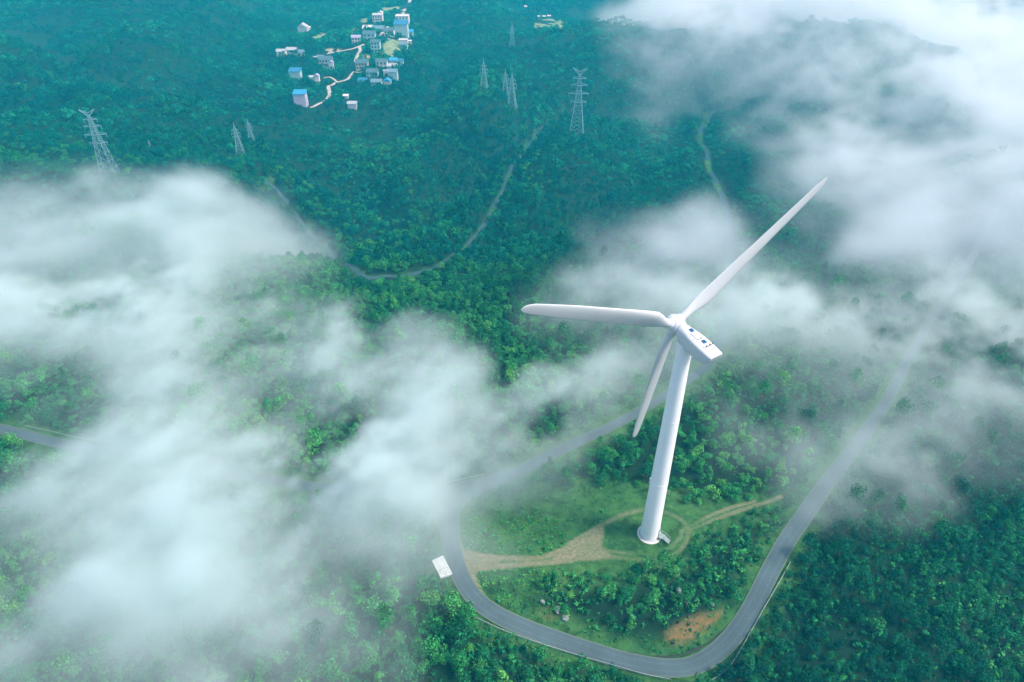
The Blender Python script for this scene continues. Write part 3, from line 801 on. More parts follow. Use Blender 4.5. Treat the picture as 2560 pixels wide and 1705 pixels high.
house(1885, 560, 110, 1, 'flat', 'white', 'white', 'low hut with a bright white flat roof at the field edge')
house(1968, 565, 40, 1, 'shed', 'white', 'white', 'tiny white shed right of the white-roofed hut')
house(1890, 650, 90, 2, G, 'teal', 'slate', 'dim teal house beside the grey-green field', windows=2)
house(1535, 665, 115, 3, G, 'teal', 'dark', 'tall teal house with three rows of windows left of the field', windows=3)
house(890, 850, 160, 2, G, 'grey', 'dark', 'long dark-roofed house below the brown plot', windows=4)
house(968, 885, 55, 2, 'front', 'pale', 'mauve', 'narrow pale house with its gable to the long dark-roofed house')
house(1355, 890, 150, 2, G, 'tan', 'dark', 'tan house with dark teal roof at the middle of the village', windows=4)
house(1610, 880, 140, 2, G, 'white', 'dark', 'white house with six dark windows and a dark roof', windows=3)
house(1755, 815, 95, 1, 'shed', 'grey', 'sky', 'low shed with a bright blue roof right of the white house')
house(1850, 820, 70, 1, 'shed', 'teal', 'blue', 'small blue roofed shed at the right end of the village')
house(1740, 890, 120, 1, G, 'pale', 'grey', 'low house with a grey roof under the bright blue shed')
house(1490, 1010, 140, 2, G, 'teal', 'dark', 'teal house with wide dark roof below the tan house', windows=4)
house(1745, 1010, 130, 2, G, 'teal', 'slate', 'slate-roofed house lowest on the right of the village')
house(1665, 1005, 55, 2, 'flat', 'white', 'white', 'white narrow tower house beside the slate-roofed house')
house(1680, 1085, 90, 1, 'front', 'white', 'sky', 'white house with a blue gable roof at the lower right of the village')
house(1355, 1075, 100, 1, 'shed', 'white', 'blue', 'hut with a dark blue roof and white end walls')
house(1540, 1095, 130, 1, G, 'grey', 'slate', 'grey long house along the lower edge of the village', windows=3)
house(500, 1005, 140, 2, 'shed', 'teal', 'blue', 'lone house with blue roof left of the village', windows=0)
house(785, 1060, 60, 2, 'front', 'pale', 'mauve', 'small pale gabled house beside the lower lane')
house(710, 1035, 70, 1, 'shed', 'pale', 'grey', 'low pale shed left of the small gabled house')
house(570, 1350, 150, 3, 'shed', 'mauve', 'sky', 'big isolated house with a bright blue roof below the village', windows=0)
house(640, 1345, 45, 2, 'flat', 'mauve', 'white', 'pale stair block on the right of the isolated blue house', windows=1)
house(320, 700, 110, 1, G, 'pale', 'grey', 'leftmost grey roofed house of the outlying cluster')
house(450, 680, 120, 1, G, 'grey', 'grey', 'middle grey roofed house of the outlying cluster')
house(550, 710, 110, 1, G, 'pale', 'slate', 'right hand slate roofed house of the outlying cluster')
house(600, 425, 120, 2, 'front', 'grey', 'grey', 'grey house standing alone high above the outlying cluster')
house(665, 390, 50, 1, 'shed', 'pale', 'white', 'small shed with pale roof behind the lone grey house')
house(1230, 1375, 110, 1, G, 'grey', 'grey', 'ruined grey hut in the woods below the village')
house(1150, 1275, 60, 1, 'shed', 'pale', 'white', 'tiny pale hut above the ruined hut')
house(820, 775, 80, 1, 'shed', 'white', 'slate', 'low white wall house behind the long dark-roofed house', windows=3)
def far_house(px, py, w, label):
    zx, zy = (px*K-640)*5.12, py*K*5.12
    house(zx, zy, w*5.12*K, 1, G, 'white', 'white', label, windows=2)
far_house(1240, 43, 7, 'first of three tiny white houses by the far field'); far_house(1251, 43, 6, 'middle of three tiny white houses by the far field')
far_house(1262, 42, 7, 'last of three tiny white houses by the far field'); far_house(1210, 20, 8, 'tiny white house alone near the top edge')

# ------------------------------------------------------------------ trees
def crown_mesh(name, n_leaf, leaf, lumps, seed, flat=0.8, droop=0.0):
    """crown of unit radius standing on z=0: leaf cards over a clutch of uneven lumps"""
    r = np.random.default_rng(seed)
    C = []; 
    for k in range(lumps):
        a = r.uniform(0, 2*PI); q = r.uniform(0.10, 0.85)**0.8; zz = r.uniform(0.2, 1.25)
        C.append((q*math.cos(a), q*math.sin(a), zz, r.uniform(0.20, 0.46)))
    C.append((r.uniform(-.15, .15), r.uniform(-.15, .15), 1.15, 0.42)); C = np.array(C)
    w = C[:, 3]**2; idx = r.choice(len(C), n_leaf, p=w/w.sum())
    d = r.standard_normal((n_leaf, 3)); d[:, 2] = np.abs(d[:, 2])*0.9 - 0.35; d /= np.linalg.norm(d, axis=1)[:, None]
    p = C[idx, :3] + d*(C[idx, 3]*r.uniform(0.80, 1.08, n_leaf))[:, None]
    p[:, 2] = p[:, 2]*flat + 0.05
    nrm = d*0.95 + r.standard_normal((n_leaf, 3))*0.36; nrm[:, 2] += 0.2
    nrm /= np.linalg.norm(nrm, axis=1)[:, None]
    t = np.cross(nrm, r.standard_normal((n_leaf, 3))); t /= np.linalg.norm(t, axis=1)[:, None]+1e-9
    b = np.cross(nrm, t); s = leaf*r.uniform(0.6, 1.35, n_leaf)[:, None]
    v = np.stack([p-t*s, p-b*s*0.55+nrm*s*0.12, p+t*s, p+b*s*0.55+nrm*s*0.12], 1).reshape(-1, 3)
    return mesh_np(name, v, np.arange(n_leaf*4).reshape(-1, 4))
def trunk_mesh(seed):
    r = random.Random(seed); m = MB()
    def limb(a, b, r0, r1):
        a, b = Vector(a), Vector(b); d = b-a; q = d.to_track_quat('Z', 'Y').to_matrix().to_4x4(); q.translation = a
        m.lathe([(r0, 0), ((r0+r1)/2*0.95, d.length*0.5), (r1, d.length)], 7, q)
    limb((0, 0, -0.5), (0.04, 0.02, 0.55), 0.065, 0.045)
    for k in range(5):
        a = k*1.257+r.uniform(-.4, .4); limb((0.03, 0.02, 0.3+0.07*k), (0.55*math.cos(a), 0.55*math.sin(a), 0.75+r.uniform(0, .3)), 0.032, 0.010)
    return m.mesh('trunk', True)
NV = 6
CROWN = {t: [crown_mesh('crown', 640, 0.085, (17, 12, 10, 9, 8, 7)[k], 100+k, (0.58, 0.72, 0.86, 1.0, 1.2, 1.45)[k]) for k in range(NV)] for t in ('leaf_dark', 'leaf_mid', 'leaf_light')}
for t, L in CROWN.items():
    for me in L: me.materials.append(M[t])
TRUNK = [trunk_mesh(k) for k in range(3)]
for me in TRUNK: me.materials.append(M['bark'])
FARC = [crown_mesh('crown', 150, 0.17, 7, 300+k, 0.75+0.06*k) for k in range(5)]
MIDC = [crown_mesh('crown', 340, 0.115, 9, 350+k, 0.75+0.06*k) for k in range(5)]
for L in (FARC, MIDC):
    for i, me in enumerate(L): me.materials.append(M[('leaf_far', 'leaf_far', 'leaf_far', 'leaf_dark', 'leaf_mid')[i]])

def scatter(x0, x1, y0, y1, step, jitter=0.48):
    X, Y = np.meshgrid(np.arange(x0, x1, step), np.arange(y0, y1, step))
    X = X + (np.arange(X.shape[0]) % 2)[:, None]*step*0.5
    X = X.ravel()+RNG.uniform(-jitter, jitter, X.size)*step; Y = Y.ravel()+RNG.uniform(-jitter, jitter, Y.size)*step
    return X, Y
def in_view(x, y, z, m=140):
    u, v, d = project(x, y, z)
    return (d > 10) & (u > -m) & (u < 2354+m) & (v > -m*0.6) & (v < 1568+m)
HEAPA = np.array(HEAP)
FARB = resample(cast(*zip((985,616),(960,626),(890,634),(820,623),(790,607))), 2.0)
def open_ground(x, y, rad):
    """how far each spot is kept free of trees: True where a tree may stand"""
    ok = road_dist(x, y) > np.where(y > 190, 1.2+rad*0.72, 2.6+rad*0.75)
    near = (y < 190)
    ok &= ~(near & inside(x, y, CLEAR))
    ok &= poly_sd(x, y, SOIL) > 0.8
    for P, hw in TRACKS: ok &= seg_dist(x, y, P) > hw+rad*0.6
    for P, hw in LP: ok &= (seg_dist(x, y, P) > hw+rad*0.9) & (seg_dist(x, y+rad*1.7, P) > hw+rad*0.8) & (seg_dist(x, y+rad*3.0, P) > hw+rad*0.5)
    ok &= (seg_dist(x, y+rad*1.3, FARB) > 1.8+rad*1.4) & (seg_dist(x, y+rad*2.6, FARB) > 1.0+rad)
    ok &= (seg_dist(x, y+rad*0.7, ROADS['upper'][0]) > 2.0+rad*0.9)
    # nothing tall just in front of (below) a lane or house: it would hide it
    for hx, hy, hr in HEAPA: ok &= ((x-hx)**2+(y-hy)**2 > (hr+rad*0.4)**2)
    for q in PW: ok &= ~inside(x, y, q)
    for a, b in PADC: ok &= np.hypot(x-a, y-b) > 3.0+rad
    return ok
# --- near woods: every spot a tree; the largest in the picture become things of their own
x, y = scatter(-190, 260, 40, 262, 2.8)
rad = np.exp(RNG.normal(0.42, 0.36, x.size)).clip(0.75, 3.2)
LOOP = ROADS['loop'][0]
jx, jy = cast(1045, 1150)[0][:2]
def loop_poly():
    a = [(1940,1060),(1893,1120),(1852,1180),(1811,1240),(1772,1310),(1737,1380),(1702,1440),(1660,1490),(1605,1526),(1540,1536),(1450,1522),(1380,1503),(1300,1477),(1220,1448),(1150,1416),(1097,1378),(1062,1330),(1042,1270),(1031,1205),(1030,1165),(1060,1132),(1110,1113),(1190,1083),(1290,1033),(1420,972),(1530,908),(1612,850)]
    return poly_px(a)
LOOPP = loop_poly()
inner = inside(x, y, LOOPP)
rad[inner] *= 0.8
v0 = project(x, y, z_ground(x, y))[1]
# the verge inside the bend is mown: low shrubs only
rd = road_dist(x, y); SOUTH = poly_px([Q(*p_) for p_ in ((700,830),(900,780),(1200,745),(1500,725),(1620,560),(1760,480),(2100,400),(2200,430),(2020,720),(1880,880),(1790,975),(1640,985),(1450,1075),(1340,1140),(1180,1120),(1000,1070),(850,1000),(720,950))])
verge = inner & (v0 > 1250) & ~inside(x, y, SOUTH)
z = z_ground(x, y)
ok = in_view(x, y, z+2) & open_ground(x, y, rad) & ~verge
u, v, d = project(x, y, z+rad)
# big rounded tea-green trees stand right of the tower
tea = inside(x, y, poly_px([(1545,1010),(1700,1000),(1840,1090),(1800,1150),(1690,1160),(1600,1180),(1545,1110)]))
x, y, z, rad, u, v, d, inner, tea = [a[ok] for a in (x, y, z, rad, u, v, d, inner, tea)]
rad[tea] = np.clip(rad[tea]*1.1, 1.2, 1.9)
east = inside(x, y, poly_px([(1570,1200),(1800,1150),(1790,1220),(1650,1470),(1480,1400)]))
tone = n2(N2B, x+13, y-5, 3.0)*0.5 + n2(N2A, x, y, 2.2)*0.25 + RNG.normal(0, 0.45, x.size)
tone = tone + np.where(tea, 1.2, 0) + np.where(inner & ~tea, 0.45, 0) - np.where((x > 70) & ~inner & (y < 130), 0.75, 0) + np.where((x < 30) & ~inner & (y < 95), -0.15, 0)
kind = np.where(tone > 0.95, 2, np.where(tone > -0.15, 1, 0))
size = rad/d
size = np.where((u < -5) | (u > 2359) | (v < -5) | (v > 1590), 0, size)
# trees mostly under cloud show least
fogged = (u < 1000) & (v > 560) & (v < 1500)
size = np.where(fogged, size*0.55, size)
order = np.argsort(-size); pick = np.zeros(x.size, bool); pick[order[:288]] = True
TN = ['dark green', 'mid green', 'bright yellow-green']; TK = ['leaf_dark', 'leaf_mid', 'leaf_light']
def zone(px, py, ins, te):
    if te: return 'rounded tree in the clump right of the turbine tower', 'rounded trees right of the tower'
    if ins and py > 1300: return 'leafy tree on the knoll between dirt track and road bend', 'trees on the knoll inside the road bend'
    if ins: return 'tree inside the road loop, behind the clearing', 'trees behind the turbine clearing'
    if px > 1500: return 'tree on the dark slope right of the lower road', 'trees on the dark slope right of the road'
    if px > 850: return 'tree below the guardrail of the bottom road bend', 'trees below the bottom road bend'
    return 'tree in the misty wood of the lower left corner', 'trees in the misty wood at lower left'
def make_tree(k):
    s = float(rad[k]); t = int(kind[k])
    o = empty('broadleaf_tree', (x[k], y[k], z[k]-0.1), float(RNG.uniform(0, 6.28)))
    ln, gr = zone(u[k], v[k], inner[k], tea[k])
    lab = f'{TN[t]} {ln}'
    c = mesh_obj('crown', CROWN[TK[t]][int(RNG.integers(NV))], None, o); c.location = (0, 0, s*0.42); c.scale = (s*float(RNG.uniform(.8, 1.15)), s*float(RNG.uniform(.8, 1.15)), s*float(RNG.uniform(.75, 1.35)))
    b = mesh_obj('trunk', TRUNK[int(RNG.integers(3))], None, o); b.scale = (s, s, s*1.25)
    tag(o, lab, 'tree', gr)
for k in np.where(pick)[0]: make_tree(k)
rest = ~pick
def unlinked(name, me):
    return bpy.data.objects.new(name, me)
def instancer(name, pts, scl, rz, var, sources, kind='stuff', label=None):
    """one object whose points carry copies of the source meshes"""
    me = bpy.data.meshes.new(name); me.vertices.add(len(pts)); me.vertices.foreach_set('co', np.asarray(pts, np.float32).ravel())
    a = me.attributes.new('scl', 'FLOAT_VECTOR', 'POINT'); a.data.foreach_set('vector', np.asarray(scl, np.float32).ravel())
    a = me.attributes.new('rz', 'FLOAT_VECTOR', 'POINT'); a.data.foreach_set('vector', np.stack([np.zeros_like(rz), np.zeros_like(rz), rz], -1).astype(np.float32).ravel())
    a = me.attributes.new('var', 'INT', 'POINT'); a.data.foreach_set('value', np.asarray(var, np.int32))
    o = mesh_obj(name, me); tag(o, label, None, None, kind)
    ng = bpy.data.node_groups.new(name, 'GeometryNodeTree')
    ng.interface.new_socket('Geometry', in_out='INPUT', socket_type='NodeSocketGeometry'); ng.interface.new_socket('Geometry', in_out='OUTPUT', socket_type='NodeSocketGeometry')
    N, Lk = ng.nodes, ng.links
    gi, go = N.new('NodeGroupInput'), N.new('NodeGroupOutput'); join = N.new('GeometryNodeJoinGeometry')
    def attr(nm, ty):
        q = N.new('GeometryNodeInputNamedAttribute'); q.data_type = ty; q.inputs['Name'].default_value = nm; return q.outputs['Attribute']
    va, sc_, rt = attr('var', 'INT'), attr('scl', 'FLOAT_VECTOR'), attr('rz', 'FLOAT_VECTOR')
    e2r = N.new('FunctionNodeEulerToRotation'); Lk.new(rt, e2r.inputs[0])
    for i, s in enumerate(sources):
        oi = N.new('GeometryNodeObjectInfo'); oi.inputs['Object'].default_value = s; oi.inputs['As Instance'].default_value = True
        cp = N.new('FunctionNodeCompare'); cp.data_type = 'INT'; cp.operation = 'EQUAL'; Lk.new(va, cp.inputs[2]); cp.inputs[3].default_value = i
        ip = N.new('GeometryNodeInstanceOnPoints')
        Lk.new(gi.outputs[0], ip.inputs['Points']); Lk.new(cp.outputs[0], ip.inputs['Selection']); Lk.new(oi.outputs['Geometry'], ip.inputs['Instance'])
        Lk.new(e2r.outputs[0], ip.inputs['Rotation']); Lk.new(sc_, ip.inputs['Scale']); Lk.new(ip.outputs[0], join.inputs[0])
    Lk.new(join.outputs[0], go.inputs[0])
    md = o.modifiers.new('scatter', 'NODES'); md.node_group = ng
    return o
src = [unlinked('crown_source', me) for t in TK for me in CROWN[t]]
n = int(rest.sum()); s = rad[rest]
instancer('woodland', np.stack([x[rest], y[rest], z[rest]+s*0.3], -1), np.stack([s*RNG.uniform(.8, 1.15, n), s*RNG.uniform(.8, 1.15, n), s*RNG.uniform(.75, 1.35, n)], -1),
          RNG.uniform(0, 6.28, n), kind[rest]*NV+RNG.integers(0, NV, n), src, label='dense green woodland around the turbine and along the mountain road')
# --- hillside forest beyond
X, Y, RR = [], [], []
for a, b, st, mu in ((258, 470, 2.75, 0.50), (470, 1120, 3.9, 0.85)):
    w = b*0.95
    px, py = scatter(-w, w, a, b, st); k = in_view(px, py, z_base(px, py)+2, 200); px, py = px[k], py[k]
    r_ = np.exp(RNG.normal(mu-0.12, 0.36, px.size)).clip(1.0, 5.0)
    X.append(px); Y.append(py); RR.append(r_)
X, Y, RR = map(np.concatenate, (X, Y, RR))
ok = open_ground(X, Y, RR); X, Y, RR = X[ok], Y[ok], RR[ok]; Zf = z_ground(X, Y); n = len(X)
farsrc = [unlinked('crown_source', me) for me in FARC+MIDC]
SHADE_XY = cast([1180, 1330, 1480, 1000, 300, 180, 560], [520, 560, 640, 720, 260, 190, 120])[:, :2]
stand = sum(np.exp(-((X-a)**2+(Y-b)**2)/(r_**2)) for (a, b), r_ in zip(SHADE_XY, (45, 50, 45, 30, 90, 110, 90)))  # dark-leaved trees here put the slope's relief shade into leaf colour
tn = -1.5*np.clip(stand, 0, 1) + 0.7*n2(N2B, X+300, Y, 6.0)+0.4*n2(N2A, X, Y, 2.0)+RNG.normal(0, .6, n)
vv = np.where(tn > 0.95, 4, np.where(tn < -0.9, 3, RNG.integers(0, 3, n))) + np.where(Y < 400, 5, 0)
bum = 1+0.25*n2(N2B, X, Y, 4.0)
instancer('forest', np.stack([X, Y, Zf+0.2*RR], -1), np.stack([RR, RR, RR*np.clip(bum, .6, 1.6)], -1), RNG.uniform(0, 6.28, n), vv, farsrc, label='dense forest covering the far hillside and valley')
print('trees', pick.sum(), rest.sum(), n)

# shrubs dotted over the meadow left of the tower
SHR = [crown_mesh('foliage', 130, 0.17, 6, 500+k, 0.75) for k in range(4)]
for i, me in enumerate(SHR): me.materials.append(M['leaf_light' if i < 3 else 'leaf_mid'])
mead = poly_px([(1085,1200),(1140,1160),(1280,1130),(1400,1135),(1440,1160),(1380,1195),(1320,1235),(1270,1265),(1180,1275),(1110,1265)])
sx, sy = scatter(mead[:, 0].min(), mead[:, 0].max(), mead[:, 1].min(), mead[:, 1].max(), 1.75)
k = inside(sx, sy, mead) & (n2(N2A, sx, sy, 1.2)+RNG.normal(0, .8, sx.size) > 0.15); sx, sy = sx[k][:110], sy[k][:110]; sz = z_ground(sx, sy)
for i in range(len(sx)):
    h = float(RNG.uniform(0.40, 0.85))
    o = mesh_obj('shrub', SHR[int(RNG.integers(4))], None, None, (sx[i], sy[i], sz[i]-0.05)); o.scale = (h, h, h*1.1); o.rotation_euler = (0, 0, float(RNG.uniform(0, 6)))
    tag(o, 'small round light green shrub in the meadow left of the turbine tower', 'shrub', 'small shrubs of the meadow')
# low growth on the verge, the knoll and the road sides
vx, vy = scatter(-80, 125, 45, 185, 0.8)
vd = road_dist(vx, vy); inn = inside(vx, vy, LOOPP)
cov = (vd > 3.0) & ((vd < 10) | inn) & in_view(vx, vy, z_base(vx, vy), 30)
vx, vy, vd, inn = vx[cov], vy[cov], vd[cov], inn[cov]
tm = track_mask(vx, vy)
den = 0.35+0.35*n2(N2B, vx, vy, 1.1)
den = np.where(inside(vx, vy, CLEAR), den-0.12, den) - tm*1.2 - np.where(poly_sd(vx, vy, SOIL) < 0.5, 0.12, 0)
den = np.where(np.hypot(vx-TX, vy-TY) < 9, den-0.3, den)
cov = (RNG.uniform(0, 1, vx.size) < den) & (np.hypot(vx-PADC[0][0], vy-PADC[0][1]) > 3.2)
vx, vy = vx[cov], vy[cov]; n = len(vx); vz = z_ground(vx, vy); s = np.exp(RNG.normal(-1.15, 0.35, n)).clip(.15, .75)*np.where(inside(vx, vy, SOUTH), 1.9, 1.0)
usrc = [unlinked('shrub_source', crown_mesh('foliage', 60, 0.25, 5, 600+k, 0.8)) for k in range(6)]
for i, o in enumerate(usrc): o.data.materials.append(M[['leaf_mid', 'leaf_mid', 'leaf_light', 'leaf_dark', 'leaf_mid', 'leaf_light'][i]])
wv = np.where(inside(vx, vy, CLEAR), RNG.choice([0, 2, 5, 5], n), RNG.choice(6, n))
instancer('undergrowth', np.stack([vx, vy, vz-0.05], -1), np.stack([s, s, s], -1), RNG.uniform(0, 6.28, n), wv, usrc, label='low weeds and bushes along the road verges and on the knoll')
ux, uy = scatter(-170, 235, 42, 235, 1.55)
uz = z_base(ux, uy); k = in_view(ux, uy, uz, 60) & ~inside(ux, uy, CLEAR) & ~inside(ux, uy, LOOPP) & (road_dist(ux, uy) > 4.2) & (RNG.uniform(0, 1, ux.size) < 0.8) & (np.hypot(ux-PADC[0][0], uy-PADC[0][1]) > 4.0)
ux, uy = ux[k], uy[k]; uz = z_ground(ux, uy); n2_ = len(ux); s = np.exp(RNG.normal(-0.32, 0.3, n2_)).clip(.4, 1.4)
instancer('understory', np.stack([ux, uy, uz-0.05], -1), np.stack([s, s, s*1.2], -1), RNG.uniform(0, 6.28, n2_), RNG.choice([0, 1, 3, 3, 4], n2_), usrc, label='dark understory bushes filling the gaps of the woodland')
print('undergrowth', n, n2_)

# ------------------------------------------------------------------ air: haze and drifting cloud
def haze():
    m = bpy.data.materials.new('haze'); m.use_nodes = True; nt = m.node_tree
    nt.nodes.remove(nt.nodes['Principled BSDF']); out = nt.nodes['Material Output']
    p = nt.nodes.new('ShaderNodeVolumePrincipled'); p.inputs['Color'].default_value = (*HAZE_COL, 1); p.inputs['Density'].default_value = HAZE_D
    p.inputs['Absorption Color'].default_value = (1, 1, 1, 1)
    p.inputs['Anisotropy'].default_value = 0.0
    nt.links.new(p.outputs[0], out.inputs['Volume'])
    b = MB(); lo, hi = (-1500, -260, -75.0), (1500, 2300, HC+18)
    lo = (-1500, -260, float(z_base(*np.meshgrid(np.arange(-1500, 1500, 40), np.arange(-260, 2300, 40))).min())-14)
    b.box([(p_+q)/2 for p_, q in zip(lo, hi)], [q-p_ for p_, q in zip(lo, hi)])
    o = b.build('haze', m); tag(o, kind='stuff')
HAZE_COL, HAZE_D = (0.02, 0.60, 0.82), 0.00043
haze()

# how much of the view each 80-pixel cell of the photograph loses to cloud, 0..9 (rows from the top)
FOG = """
00000000000000000002677777778999
00000000000000000002566666667899
00000000000000000002433334556788
00000000000000000000100124556777
00000000000000000000000013553466
12131010000000000000000014554456
45433564200000000000000014554455
66666775310000000012332000345446
77777775310000001344554222344455
77777763322000001334555653434555
66666653434132000001234444334555
21135664356345300144210111222444
01114665125566425530001011112333
00025676767676454200001221222222
02356776667677652100000022333211
24655665556777300000000012212100
23445565444543210000000000000000
21245576442121000000000000000000
21457676543110000000000000000000
32345544443210000000000000000000
33223332332110000000000000000000
32111134121000000000000000000000
"""
FG = np.array([[int(c) for c in r] for r in FOG.split()], np.float32)/10.0
def fog_at(u, v):
    h, w = FG.shape
    fx = np.clip(u*K/80-0.5, -0.5, w-0.5); fy = np.clip(v*K/80-0.5, -0.5, h-0.5)
    ix, iy = np.floor(fx).astype(int), np.floor(fy).astype(int); tx, ty = S(fx-ix)*0.5+(fx-ix)*0.5, S(fy-iy)*0.5+(fy-iy)*0.5
    g = lambda a, b: FG[np.clip(b, 0, h-1), np.clip(a, 0, w-1)]
    return (g(ix, iy)*(1-tx)+g(ix+1, iy)*tx)*(1-ty)+(g(ix, iy+1)*(1-tx)+g(ix+1, iy+1)*tx)*ty
T3 = spec3(64, 3.6, 11); T3b = spec3(64, 3.2, 12)
def mist(label, bx, by, step, zlo, zhi, weight, thick, seed):
    """a bank of cloud lying over the slopes: real density in world space"""
    nx, ny, nz = int((bx[1]-bx[0])/step)+1, int((by[1]-by[0])/step)+1, int((zhi-zlo)/(step*0.8))+1
    xs = np.linspace(bx[0], bx[1], nx); ys = np.linspace(by[0], by[1], ny); zs = np.linspace(0, zhi-zlo, nz)
    X, Y = np.meshgrid(xs, ys); G = z_base(X, Y)
    base = float(G.min())+zlo; top = float(G.max())+zhi
    nz = int((top-base)/(step*0.8))+1; zs = np.linspace(base, top, nz)
    # drifting wisps: bend the map a little with the wind
    wx = n2(N2A, X+seed*9, Y, 5.0)*thick*0.16; wy = n2(N2B, X, Y+seed*7, 5.0)*thick*0.16
    u, v, d = project(X+wx, Y+wy, G+thick*0.55)
    op = np.clip(1.2*np.clip(fog_at(u, v), 0, 1)**0.85, 0, 0.94)
    marg = S((u+500)/400)*S((2354+500-u)/400)*S((v+320)/250)*S((1568+400-v)/300)
    op = op*marg
    tau = -np.log(1-op)*FOG_K
    dep = (HC-G)/np.sqrt(X**2+Y**2+(HC-G)**2)
    sig = tau*dep*weight(X, Y)/thick
    Z = zs[:, None, None]-G[None]
    tt = (0.45+0.75*np.clip(op*1.3, 0, 1))*thick*1.35
    XX, YY, ZZ = np.broadcast_arrays(X[None], Y[None], Z)
    c = thick*0.9
    WX, WY = (XX*0.64+YY*0.77)/1.7, -XX*0.77+YY*0.64
    nz_ = n3(T3, WX+seed*31, WY, ZZ*1.3, c/6) * 0.8 + n3(T3b, WX, WY+seed*17, ZZ*1.3, c/13)*0.5
    h = ZZ/tt[None]
    prof = S((h-0.02)/0.3)*S((1.05+0.25*nz_-h)/0.55)
    shape = prof*np.clip(0.97+0.48*nz_, 0.02, 2.5)
    col = shape.sum(0)*(zs[1]-zs[0])/thick; mean = 0.62*tt/thick
    den = (sig/np.maximum(0.15, col**0.6*mean**0.4))[None]*shape
    den = np.where(den < 2e-5, 0, den).astype(np.float32)
    print(label, den.shape, float(den.max()))
    me = bpy.data.meshes.new('density'); me.vertices.add(den.size)
    a = me.attributes.new('den', 'FLOAT', 'POINT'); a.data.foreach_set('value', den.ravel())
    so_ = bpy.data.objects.new('density', me)
    vol = bpy.data.volumes.new('mist'); o = bpy.data.objects.new('mist', vol); COL.objects.link(o)
    tag(o, label, None, None, 'stuff')
    mat = M['cloud' if seed == 4 else 'mist']; vol.materials.append(mat)
    ng = bpy.data.node_groups.new('mist', 'GeometryNodeTree')
    ng.interface.new_socket('Geometry', in_out='INPUT', socket_type='NodeSocketGeometry'); ng.interface.new_socket('Geometry', in_out='OUTPUT', socket_type='NodeSocketGeometry')
    N, Lk = ng.nodes, ng.links; go = N.new('NodeGroupOutput'); N.new('NodeGroupInput')
    oi = N.new('GeometryNodeObjectInfo'); oi.inputs['Object'].default_value = so_
    pos = N.new('GeometryNodeInputPosition'); sp = N.new('ShaderNodeSeparateXYZ'); Lk.new(pos.outputs[0], sp.inputs[0])
    def math_(op_, a_, b_):
        q = N.new('ShaderNodeMath'); q.operation = op_
        for i, w_ in enumerate((a_, b_)):
            if hasattr(w_, 'links'): Lk.new(w_, q.inputs[i])
            else: q.inputs[i].default_value = w_
        return q.outputs[0]
    def index(s, lo, hi, n_): return math_('ROUND', math_('MULTIPLY', math_('SUBTRACT', s, lo), (n_-1)/(hi-lo)), 0)
    ix, iy, iz = index(sp.outputs[0], bx[0], bx[1], nx), index(sp.outputs[1], by[0], by[1], ny), index(sp.outputs[2], base, top, nz)
    def toint(s):
        q = N.new('FunctionNodeFloatToInt'); q.rounding_mode = 'ROUND'; Lk.new(s, q.inputs[0]); return q.outputs[0]
    def imath(op_, a_, b_):
        q = N.new('FunctionNodeIntegerMath'); q.operation = op_
        for i, w_ in enumerate((a_, b_)):
            if hasattr(w_, 'links'): Lk.new(w_, q.inputs[i])
            else: q.inputs[i].default_value = w_
        return q.outputs[0]
    ii = imath('ADD', toint(ix), imath('MULTIPLY', imath('ADD', toint(iy), imath('MULTIPLY', toint(iz), ny)), nx))
    at = N.new('GeometryNodeInputNamedAttribute'); at.data_type = 'FLOAT'; at.inputs['Name'].default_value = 'den'
    si = N.new('GeometryNodeSampleIndex'); si.data_type = 'FLOAT'; si.clamp = True
    Lk.new(oi.outputs['Geometry'], si.inputs['Geometry']); Lk.new(at.outputs['Attribute'], si.inputs['Value']); Lk.new(ii, si.inputs['Index'])
    vc = N.new('GeometryNodeVolumeCube'); Lk.new(si.outputs[0], vc.inputs['Density'])
    vc.inputs['Min'].default_value = (bx[0], by[0], base); vc.inputs['Max'].default_value = (bx[1], by[1], top)
    vc.inputs['Resolution X'].default_value = nx; vc.inputs['Resolution Y'].default_value = ny; vc.inputs['Resolution Z'].default_value = nz
    sm = N.new('GeometryNodeSetMaterial'); sm.inputs['Material'].default_value = mat
    Lk.new(vc.outputs[0], sm.inputs[0]); Lk.new(sm.outputs[0], go.inputs[0])
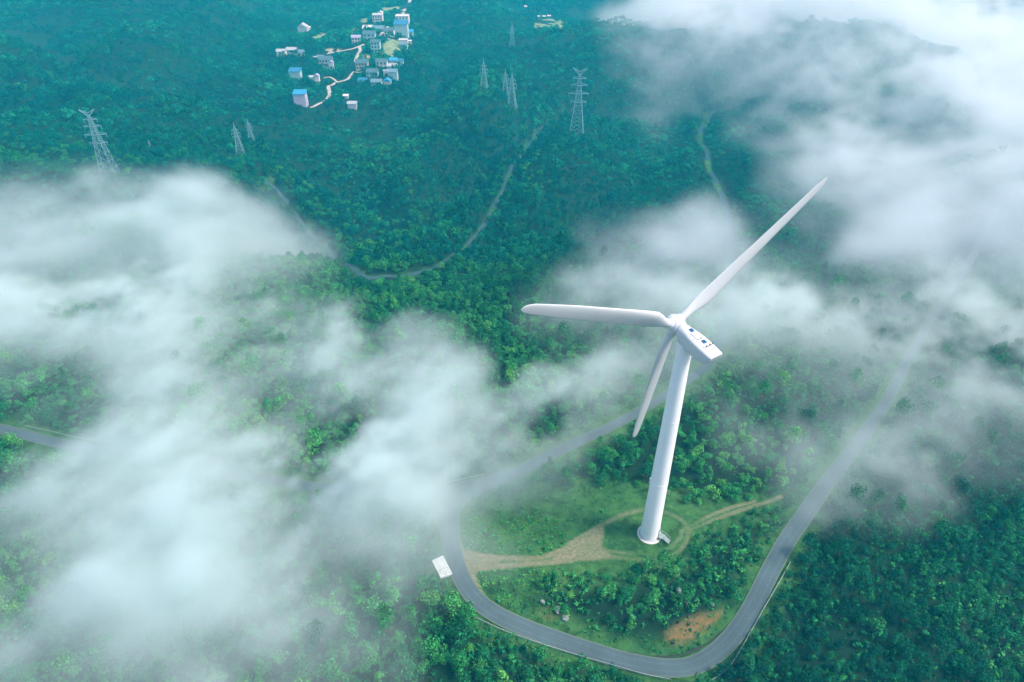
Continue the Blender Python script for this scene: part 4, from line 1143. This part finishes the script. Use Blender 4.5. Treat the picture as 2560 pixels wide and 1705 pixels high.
    o.modifiers.new('density', 'NODES').node_group = ng
    return o
def mist_mat(name, col):
    m = bpy.data.materials.new(name); m.use_nodes = True; nt = m.node_tree
    nt.nodes.remove(nt.nodes['Principled BSDF']); out = nt.nodes['Material Output']
    p = nt.nodes.new('ShaderNodeVolumePrincipled'); p.inputs['Color'].default_value = (*col, 1); p.inputs['Density'].default_value = 1.0
    p.inputs['Density Attribute'].default_value = 'density'; p.inputs['Anisotropy'].default_value = 0.15
    nt.links.new(p.outputs[0], out.inputs['Volume'])
    return m
M['mist'] = mist_mat('mist', (0.835, 0.925, 0.912)); M['cloud'] = mist_mat('cloud', (0.84, 0.905, 0.935))
FOG_K = 1.1
yb = lambda y, a, w: S((y-a)/w)
mist('low white mist drifting over the road junction and the lower left woods', (-190, 26), (38, 236), 1.9, 0, 24, lambda x, y: (1-yb(y, 200, 30))*(1-S((x-12)/12)), 13, 1)
mist('thin mist over the slope right of the turbine', (10, 240), (60, 236), 2.2, 0, 24, lambda x, y: (1-yb(y, 200, 30))*S((x-12)/12), 13, 2)
mist('grey mist bank lying over the left of the valley', (-420, 26), (198, 420), 3.6, 0, 44, lambda x, y: yb(y, 200, 30)*(1-S((x-10)/14)), 24, 3)
mist('large bright cloud filling the upper right', (10, 760), (198, 1000), 5.0, 0, 52, lambda x, y: yb(y, 200, 30)*S((x-10)/14), 26, 4)

# ------------------------------------------------------------------ rendering
c = sc.cycles
c.use_denoising = True
try: c.denoiser = 'OPENIMAGEDENOISE'
except Exception: pass
c.max_bounces = 8; c.diffuse_bounces = 2; c.glossy_bounces = 2; c.transmission_bounces = 2; c.volume_bounces = 6; c.transparent_max_bounces = 8
c.volume_step_rate = 1.5; c.volume_max_steps = 256
c.use_adaptive_sampling = True; c.adaptive_threshold = 0.02
c.sample_clamp_indirect = 4.0
vs = sc.view_settings
sc.display_settings.display_device = 'sRGB'
vs.view_transform = 'Standard'; vs.look = 'None'; vs.gamma = 1.0; vs.use_curve_mapping = False
vs.exposure = 1.14
